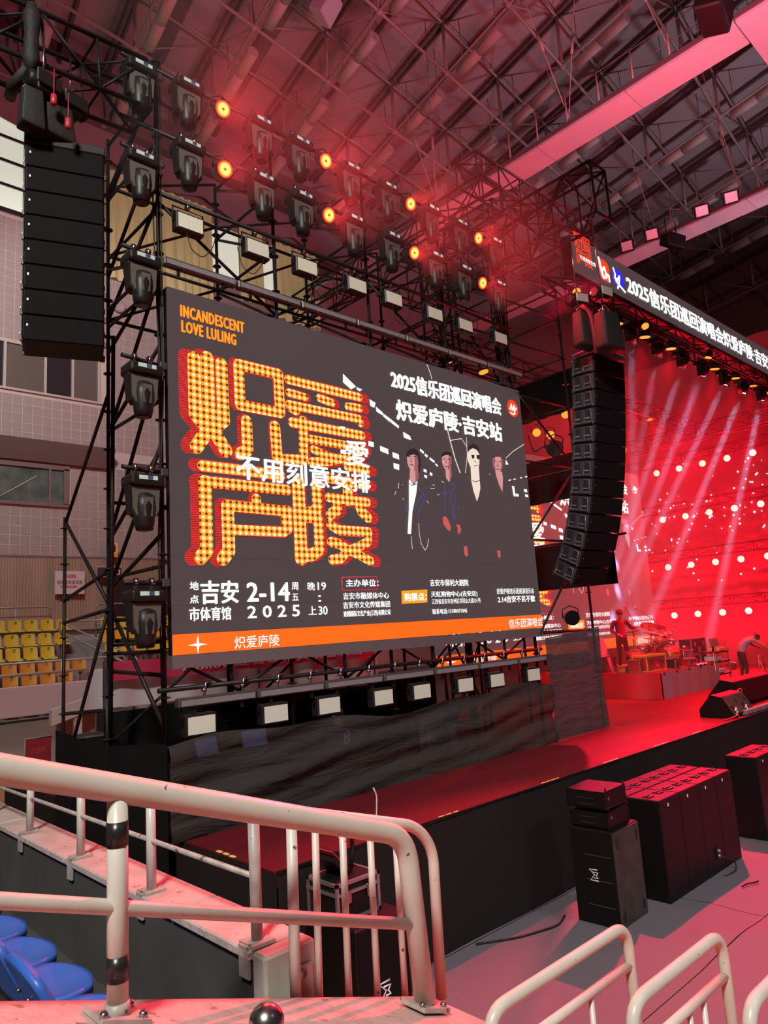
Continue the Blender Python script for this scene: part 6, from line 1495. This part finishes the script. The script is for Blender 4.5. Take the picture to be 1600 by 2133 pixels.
cable('stage_cable', 'red cable coil by the cabled floor monitor', [(13.1, 5.55, DZ + .01), (13.4, 5.5, DZ + .03), (13.45, 5.42, DZ + .08), (13.6, 5.5, DZ + .02), (13.5, 5.6, DZ + .05), (13.9, 5.65, DZ + .02)], .014, None, 'case_red')

# haze that hangs over the lit stage
b = MB(); b.span((12.6, 7.36, 1.30), (25.9, 12.9, 11.6)); hz = tag(b.build('stage_haze', 'haze'), 'thin haze hanging in the light over the stage', 'haze', None, 'stuff')
b = MB(); b.span((2.8, 5.2, 8.35), (10.4, 7.9, 10.9)); hz = tag(b.build('tower_haze', 'haze_thin'), 'thin haze drifting round the glowing red lamps of the screen tower', 'haze', None, 'stuff')

# ================================================================== FLOOR LOUDSPEAKERS
def logo_mark(m, c, s, y):
    cx, cz = c
    for pts in ([(.45, .55), (-.5, .55), (.1, .05), (-.42, -.55), (.5, -.55)], [(-.12, .28), (.5, .28), (.28, 0), (.5, -.28), (.05, -.28)]):
        m.tube([(cx + p[0] * s, y, cz + p[1] * s) for p in pts], s * .075, 4)
def sub(name, label, loc, rz, w, d, h, mat='cabinet', logo=False, slots=False, group=None, seams=()):
    t = thing(name, label, 'subwoofer', loc, rz, group)
    m = MB(); m.box((0, 0, h / 2), (w, d, h - .004), bev=.012); m.build('cabinet', mat, t)
    for q in seams:
        m = MB(); m.box((0, -d / 2 - .002, h * q), (w * .96, .006, .012)); m.build('grille_seam', 'steel_grey', t)
    m = MB()
    for x in (-w * .25, w * .25):
        m.box((x, -d * .02, h + .004), (w * .22, .1, .012), bev=.003); m.box((x, -d * .02, h + .014), (w * .16, .022, .012))
    m.build('top_handle', 'rubber', t)
    m = MB(); m.box((-w * .1, -d / 2 - .004, h * .93), (.014, .008, .035)); m.build('badge', 'ink_white', t)
    return t
# stack of one big subwoofer and two small array boxes
SL, SR = Vector((7.06, 4.80, 0)), None
t = thing('subwoofer', 'tall worn black subwoofer with a white zigzag mark, under two small boxes', 'subwoofer', (7.38, 4.60, 0), math.radians(2))
w, d, h = .60, .50, .955
m = MB(); m.box((0, 0, h / 2), (w, d, h), bev=.012); m.build('cabinet', 'cabinet', t)
m = MB(); m.box((0, -d / 2 - .004, h / 2), (w - .02, .01, h - .02)); sp_ = m.build('side_panel', 'cabinet_worn', t)
for x in (-.22, .22):
    for z in (.12, .83):
        m = MB(); m.box((x, -d / 2 - .012, z), (.05, .012, .10), bev=.006); m.build('corner_recess', 'ink', sp_)
m = MB(); m.box((-w / 2 - .004, 0, h / 2), (.01, d - .02, h - .02)); gr = m.build('grille', 'grille', t)
for z in (.2, .45, .7):
    m = MB(); m.box((-w / 2 - .010, -.06, z), (.006, d * .6, .008)); m.build('grille_seam', 'steel_grey', gr)
m = MB(); s_ = .10
for pts in ([(-.45, .55), (.5, .55), (-.1, .05), (.42, -.55), (-.5, -.55)], [(.12, .28), (-.5, .28), (-.28, 0), (-.5, -.28), (-.05, -.28)]):
    m.tube([(-w / 2 - .014, .0 + p[0] * s_, .50 + p[1] * s_) for p in pts], .0075, 4)
m.build('zigzag_mark', 'ink_white', gr)
for k, z in enumerate((.957, 1.157)):
    t = thing('small_array_box', ('lower' if k == 0 else 'upper') + ' small black array box on top of the worn subwoofer', 'loudspeaker', (7.35 + (.015 if k == 0 else -.005), 4.62, z), math.radians(2))
    m = MB(); m.prism([(-.24, -.22, .012), (.24, -.22, .0), (.24, -.22, .2), (-.24, -.22, .195)] if k else [(-.23, -.22, .0), (.24, -.22, .0), (.24, -.22, .198), (-.23, -.22, .17)], (0, .46, 0)); m.build('cabinet', 'cabinet', t)
    m = MB(); m.box((-.242, 0, .1), (.012, .42, .15)); g_ = m.build('grille', 'grille', t)
    for zz in (.06, .12):
        m = MB(); m.box((-.252, 0, zz), (.01, .2, .02)); m.build('slot', 'ink', g_)
    m = MB(); m.box((-.16, -.226, .12), (.014, .008, .03)); m.build('badge', 'alu', t)
    for x in (-.2, .2):
        m = MB(); m.tube([(x, -.22, .19), (x, -.22, .235)], .009, 6); m.build('rigging_pin', 'steel', t)
# long block of subwoofers standing side by side, two deep
x0, wS = 8.02, .505
for row in range(2):
    for k in range(4):
        lb = 'black subwoofer in the long red topped block, %s row, %s from the near end' % (('front', 'rear')[row], ORD[k])
        o = sub('subwoofer', lb, (x0 + wS * (k + .5), 4.26 + .255 + row * .42, 0), 0, wS - .006, .41, 1.10, group='subwoofers of the long block') if (row, k) == (0, 0) else None
        if o is None: dup(sb0, (x0 + wS * (k + .5), 4.255 + .205 + row * .42, 0), 0, lb)
        else: sb0 = o; sb0.location = (x0 + wS * .5, 4.255 + .205, 0)
t = thing('connector_plate', 'connector plate with a plugged cable on the third subwoofer', 'connector', (9.32, 4.245, .18))
m = MB(); m.box((0, 0, .05), (.07, .012, .14)); m.build('plate', 'ink', t); m = MB(); m.lathe([(.02, -.03), (.02, 0)], (0, 0, .08), 10, axis='Y'); m.lathe([(.02, -.03), (.02, 0)], (0, 0, .02), 10, axis='Y'); m.build('plug', 'alu', t)
cable('speaker_cable', 'thin cable looping from the connector plate to the carpet', [(9.32, 4.21, .2), (9.45, 4.1, .14), (9.46, 4.1, .03), (9.3, 4.12, .012), (9.2, 4.15, .012)], .008)
cable('speaker_cable', 'black cable curving over the carpet behind the worn subwoofer', [(5.9, 5.3, .012), (6.3, 5.05, .014), (6.8, 4.9, .014), (7.05, 5.0, .014)], .012)
cable('speaker_cable', 'short piece of black cable lying on the carpet at the right', [(8.937, 3.839, 0.03), (9.06, 3.831, 0.03), (9.14, 3.775, 0.03), (9.211, 3.758, 0.03)], .009)
for k, (xx, yy) in enumerate(((11.12, 4.45), (11.63, 4.45))):
    sub('subwoofer', ('near' if k == 0 else 'far') + ' black subwoofer cut by the right edge, with a red lit top', (xx + .02, yy, 0), 0, .505, .44, 1.12, group='subwoofers at the right edge')
# subwoofer and cases standing before the near end of the stage
t = thing('subwoofer', 'black subwoofer with a white zigzag mark behind the railing bars', 'subwoofer', (4.08, 4.98, 0), 0.0)
w, d, h = .56, .66, .93
m = MB(); m.box((0, 0, h / 2), (w, d, h), bev=.012); m.build('cabinet', 'cabinet', t)
m = MB(); m.box((0, -d / 2 - .004, h / 2), (w - .03, .01, h - .04)); m.build('grille', 'grille', t)
m = MB(); m.box((w / 2 + .004, 0, h / 2), (.01, d - .03, h - .03)); m.build('side_panel', 'cabinet_worn', t)
m = MB(); logo_mark(m, (-.02, .42), .12, -d / 2 - .012); m.build('zigzag_mark', 'ink_white', t)
fc = crate('flight_case', 'black flight case with butterfly latches on the subwoofer behind the bars', (4.0, 5.02, .935), (.46, .40, .30), 0.0, 'black_plastic')
m = MB(); m.box((0, 0, .215), (.465, .405, .022)); m.build('lid_seam', 'alu', fc)
t = thing('control_case', 'open tilted case with a perforated red panel on the flight case', 'case', (3.93, 5.05, 1.26), 0.25)
m = MB(); m.box((0, 0, .07), (.26, .22, .09), rot=(.1, .75, 0)); m.build('body', 'black_plastic', t); m = MB(); m.box((-.04, 0, .12), (.27, .23, .012), rot=(.1, .75, 0)); m.build('panel', 'motor_red', t)
m = MB(); rot_ = Euler((.1, .75, 0)).to_matrix()
for a in range(3):
    for c in range(4): m.tube([Vector((-.04, 0, .12)) + rot_ @ Vector((-.08 + .055 * c, -.06 + .06 * a, .007)), Vector((-.04, 0, .12)) + rot_ @ Vector((-.08 + .055 * c, -.06 + .06 * a, .010))], .019, 10)
m.build('hole', 'ink', t)
cable('case_cable', 'bundle of black cables rising from the flight case', [(4.12, 5.05, 1.24), (4.15, 5.05, 1.42), (4.1, 5.0, 1.5), (4.18, 5.0, 1.62)], .02)

# ================================================================== NEAR STAND: PARAPETS, SEATS, RAILINGS
b = MB(); b.prism([(.2, 1.72, 2.49), (2.02, 1.72, 1.845), (2.02, 1.72, 1.2), (.2, 1.72, 1.2)], (0, .36, 0)); cb = struct(b, 'trim_2', 'concrete_shaded')
b = MB(); b.prism([(.2, 1.70, 2.50), (2.05, 1.70, 1.85), (2.05, 1.70, 1.80), (.2, 1.70, 2.45)], (0, .40, 0)); b.build('coping', 'concrete_lit_top', cb)
par = MB(); par.span((1.41, 2.27, 1.2), (1.60, 7.5, 2.14)); pw = struct(par, 'trim_3', 'concrete_shaded')
n = 9
for k in range(n):
    y = 2.27 + (7.5 - 2.27) * k / n; m = MB(); m.box((1.50, y + .29, 2.155), (.215, (7.5 - 2.27) / n - .008, .035), bev=.006); m.build('coping_block', 'concrete_lit_top', pw)
m = MB(); m.span((1.40, 2.19, 1.0), (1.61, 2.27, 2.17), bev=.01); m.build('end_pillar', 'pillar_paint', pw)
m = MB(); m.box((1.54, 2.185, 2.02), (.09, .012, .17)); pl_ = m.build('fixing_plate', 'alu', pw)
for z in (1.96, 2.08):
    m = MB(); m.lathe([(.014, 2.17), (.014, 2.18)], (1.54, 0, z), 10, axis='Y'); m.build('bolt', 'chrome', pl_)
b = MB(); b.span((-2, 2.1, 1.3), (1.41, 8.0, 1.70)); st_ = struct(b, 'trim_4', 'concrete_shaded')

def railing(label, loc, parts, mat='paint'):
    t = thing('railing', label, 'railing', loc)
    for name, pts, r, n in parts:
        m = MB(off=loc); m.tube(pts, r, n); m.build(name, mat, t)
    return t
yA = 1.95
top = bend([(.30, yA, 3.016), (.527, yA, 2.936), (1.845, yA, 2.487), (1.885, yA, 1.935)], .10, 7)
A = railing('cream painted stair railing in the foreground with tape on its post', (.81, yA, 2.30), [('top_rail', top, .0365, 20), ('middle_rail', [(.30, yA, 2.715), (.454, yA, 2.668), (1.875, yA, 2.185)], .0195, 14), ('post', [(.812, yA, 2.83), (.811, yA, 2.29)], .0265, 18)])
ao = A.location
for z, hh, tilt in ((2.727, .062, .16), (2.405, .060, .1)):
    m = MB(off=ao); m.lathe([(.0272, -hh / 2), (.0278, -hh / 2), (.0278, hh / 2), (.0272, hh / 2)], (.8115, yA, z), 18)
    m.box((.789, yA - .012, z - .008), (.008, .014, .03), rot=(.2, .3, .3)); m.build('black_tape', 'tape_black', A)
for x, z in ((.81, 2.296), (1.885, 1.925)):
    m = MB(off=ao); m.box((x, yA, z), (.13, .12, .014), rot=(0, .34, 0)); f_ = m.build('base_plate', 'paint_dirty', A)
    m = MB(off=ao); m.lathe([(.034, -.01), (.030, .02)], (x, yA, z + .012), 14); m.build('weld_collar', 'paint_dirty', A)
    for sx, sy in ((-.05, -.04), (.05, -.04), (.05, .04)):
        m = MB(off=ao); m.lathe([(.011, 0), (.011, .012), (.006, .018)], (x + sx, yA + sy, z + .004 - sx * .34), 8); m.build('bolt', 'chrome', f_)
yB = 2.13
Bp = [('top_rail', bend([(1.45, yB, 2.628), (2.075, yB, 2.442), (2.16, yB, 2.34), (2.15, yB, 1.80)], .09, 6), .0215, 14), ('corner_post', [(1.487, yB, 2.60), (1.474, yB, 1.99)], .0185, 12)]
for xt, zt, xb, zb in ((1.586, 2.575, 1.570, 1.965), (1.706, 2.54, 1.696, 1.92), (1.836, 2.50, 1.826, 1.875), (1.963, 2.46, 1.960, 1.83)): Bp.append(('baluster', [(xt, yB, zt), (xb, yB, zb)], .0125, 10))
railing('cream barred railing just behind the foreground stair railing', (1.5, yB, 1.9), Bp)
xC = 1.45
Cp = [('top_rail', [(xC, 2.29, 2.612), (xC, 7.4, 2.415)], .02, 12), ('middle_rail', [(xC, 2.31, 2.385), (xC, 7.4, 2.345)], .0105, 8)]
Cr = railing('worn white railing along the front parapet behind the blue seats', (xC, 3.0, 2.17), Cp, 'paint_dirty')
for k, y in enumerate((2.31, 3.13, 3.94, 4.74, 5.55, 6.36)):
    m = MB(off=Cr.location); m.tube([(xC, y, 2.17), (xC, y, 2.60 - (y - 2.3) * .038)], .0205, 12); m.build('post', 'paint' if k else 'paint_dirty', Cr)
    m = MB(off=Cr.location); m.box((xC, y, 2.178), (.09, .09, .012)); m.box((xC - .052, y, 2.13), (.01, .06, .1)); m.build('base_plate', 'paint_dirty', Cr)
# steel knob in front of the curb
kp = (0.814, 1.274, 2.505)
t = thing('post_knob', 'dark polished steel ball on a post at the bottom of the picture', 'knob', (kp[0], kp[1], kp[2] - .3))
m = MB(); m.ball((0, 0, .285), .0335, seg=24); m.build('ball', 'chrome', t); m = MB(); m.lathe([(.016, 0), (.016, .25), (.024, .258)], (0, 0, 0), 14); m.build('post', 'steel_grey', t)
MATS['chrome'].node_tree.nodes['Principled BSDF'].inputs['Base Color'].default_value = (.45, .43, .43, 1)

# blue moulded seats, facing the hall, in a row
def blue_seat(label, loc):
    t = thing('stadium_seat', label, 'seat', loc, 0, 'blue seats of the near row')
    W2 = .185
    def shell(u, v, off=0.0):
        """v: 0 front lip of the pan .. 0.55 rear of the pan .. 1 top of the back."""
        q = 2 * u - 1
        if v < .55:
            k = v / .55; x = .255 * (1 - k); z = .012 * math.cos(q * PI) * 0 - .030 * math.sin(PI * k) * (1 - q * q) + (-.012 * (1 - k) ** 6)
            wv = W2 * (.86 + .14 * math.sin(PI * min(1, k * 1.2)) - .10 * (1 - k) ** 4)
            x += -.035 * q * q * (1 - k)
        else:
            k = (v - .55) / .45; x = -.012 - .105 * k + .05 * (1 - math.cos(k * PI / 2)) * 0 + .035 * q * q * (1 - k * .3); z = .27 * k - .05 * abs(q) ** 2.2 * k
            wv = W2 * (1 - .16 * k ** 3)
        return (x + off * (1 if v > .55 else 0), q * wv, z - off * (0 if v > .55 else 1))
    m = MB()
    n_, mv = 16, 24
    A_ = [[m.v(shell(i / n_, j / mv)) for j in range(mv + 1)] for i in range(n_ + 1)]
    B_ = [[m.v(Vector(shell(i / n_, j / mv)) + (Vector((0, 0, -.03)) if j / mv < .5 else Vector((-.03, 0, -.01)))) for j in range(mv + 1)] for i in range(n_ + 1)]
    for i in range(n_):
        for j in range(mv):
            m.face([A_[i][j], A_[i + 1][j], A_[i + 1][j + 1], A_[i][j + 1]], 0, True); m.face([B_[i][j], B_[i][j + 1], B_[i + 1][j + 1], B_[i + 1][j]], 0, True)
    for j in range(mv):
        m.face([A_[0][j], A_[0][j + 1], B_[0][j + 1], B_[0][j]], 0, True); m.face([A_[n_][j], B_[n_][j], B_[n_][j + 1], A_[n_][j + 1]], 0, True)
    for i in range(n_):
        m.face([A_[i][0], B_[i][0], B_[i + 1][0], A_[i + 1][0]], 0, True); m.face([A_[i][mv], A_[i + 1][mv], B_[i + 1][mv], B_[i][mv]], 0, True)
    m.build('shell', 'seat_blue', t)
    m = MB(); m.box((.11, 0, -.145), (.16, .05, .14)); m.box((.10, 0, -.23), (.06, .12, .05)); m.build('bracket', 'steel_grey', t)
    m = MB(); m.tube([(-.083, -.02, .20), (-.086, .02, .205)], .006, 6); m.tube([(-.08, .015, .18), (-.079, -.015, .175)], .005, 6); m.build('number_plate', 'ink', t)
    for s in (-1, 1):
        m = MB(); m.lathe([(.008, -.006), (.008, .006)], (-.105, s * .05, .14), 8, axis='X'); m.build('screw', 'chrome', t)
    return t
bs = None
for k, (y, w_) in enumerate(((2.72, 'nearest, half hidden behind the taped post'), (3.12, 'second from the railing'), (3.52, 'third from the railing'), (3.92, 'fourth from the railing, cut by the left edge'), (4.32, 'fifth, a corner at the left edge'))):
    lb = 'blue plastic stand seat, ' + w_
    if bs is None: bs = blue_seat(lb, (.925, y, 1.972))
    else: dup(bs, (.925, y, 1.972), 0, lb)

# barriers at the lower right
def barrier(label, x0, x1, y, z1, loc, bal):
    P_ = [('frame', bend([(x0, y, z1 - 1.1), (x0, y, z1), (x1, y, z1), (x1 + .01, y, z1 - 1.1)], .09, 6), .0215, 14), ('middle_rail', [(x0, y, z1 - .145), (x1, y, z1 - .145)], .017, 12)]
    for x in bal: P_.append(('baluster', [(x, y, z1 - .15), (x, y, z1 - 1.0)], .0105, 10))
    return railing(label, loc, P_)
barrier('cream barrier frame at the bottom, left of three', 1.86, 2.72, 1.645, 2.0, (1.9, 1.645, .95), (2.1, 2.43))
barrier('cream barrier frame at the bottom, middle of three', 2.18, 2.86, 1.335, 2.0, (2.2, 1.335, .95), (2.36, 2.55, 2.66))
barrier('cream barrier frame cut by the right edge', 2.38, 3.1, 1.06, 2.0, (2.4, 1.06, .95), (2.6, 2.8))
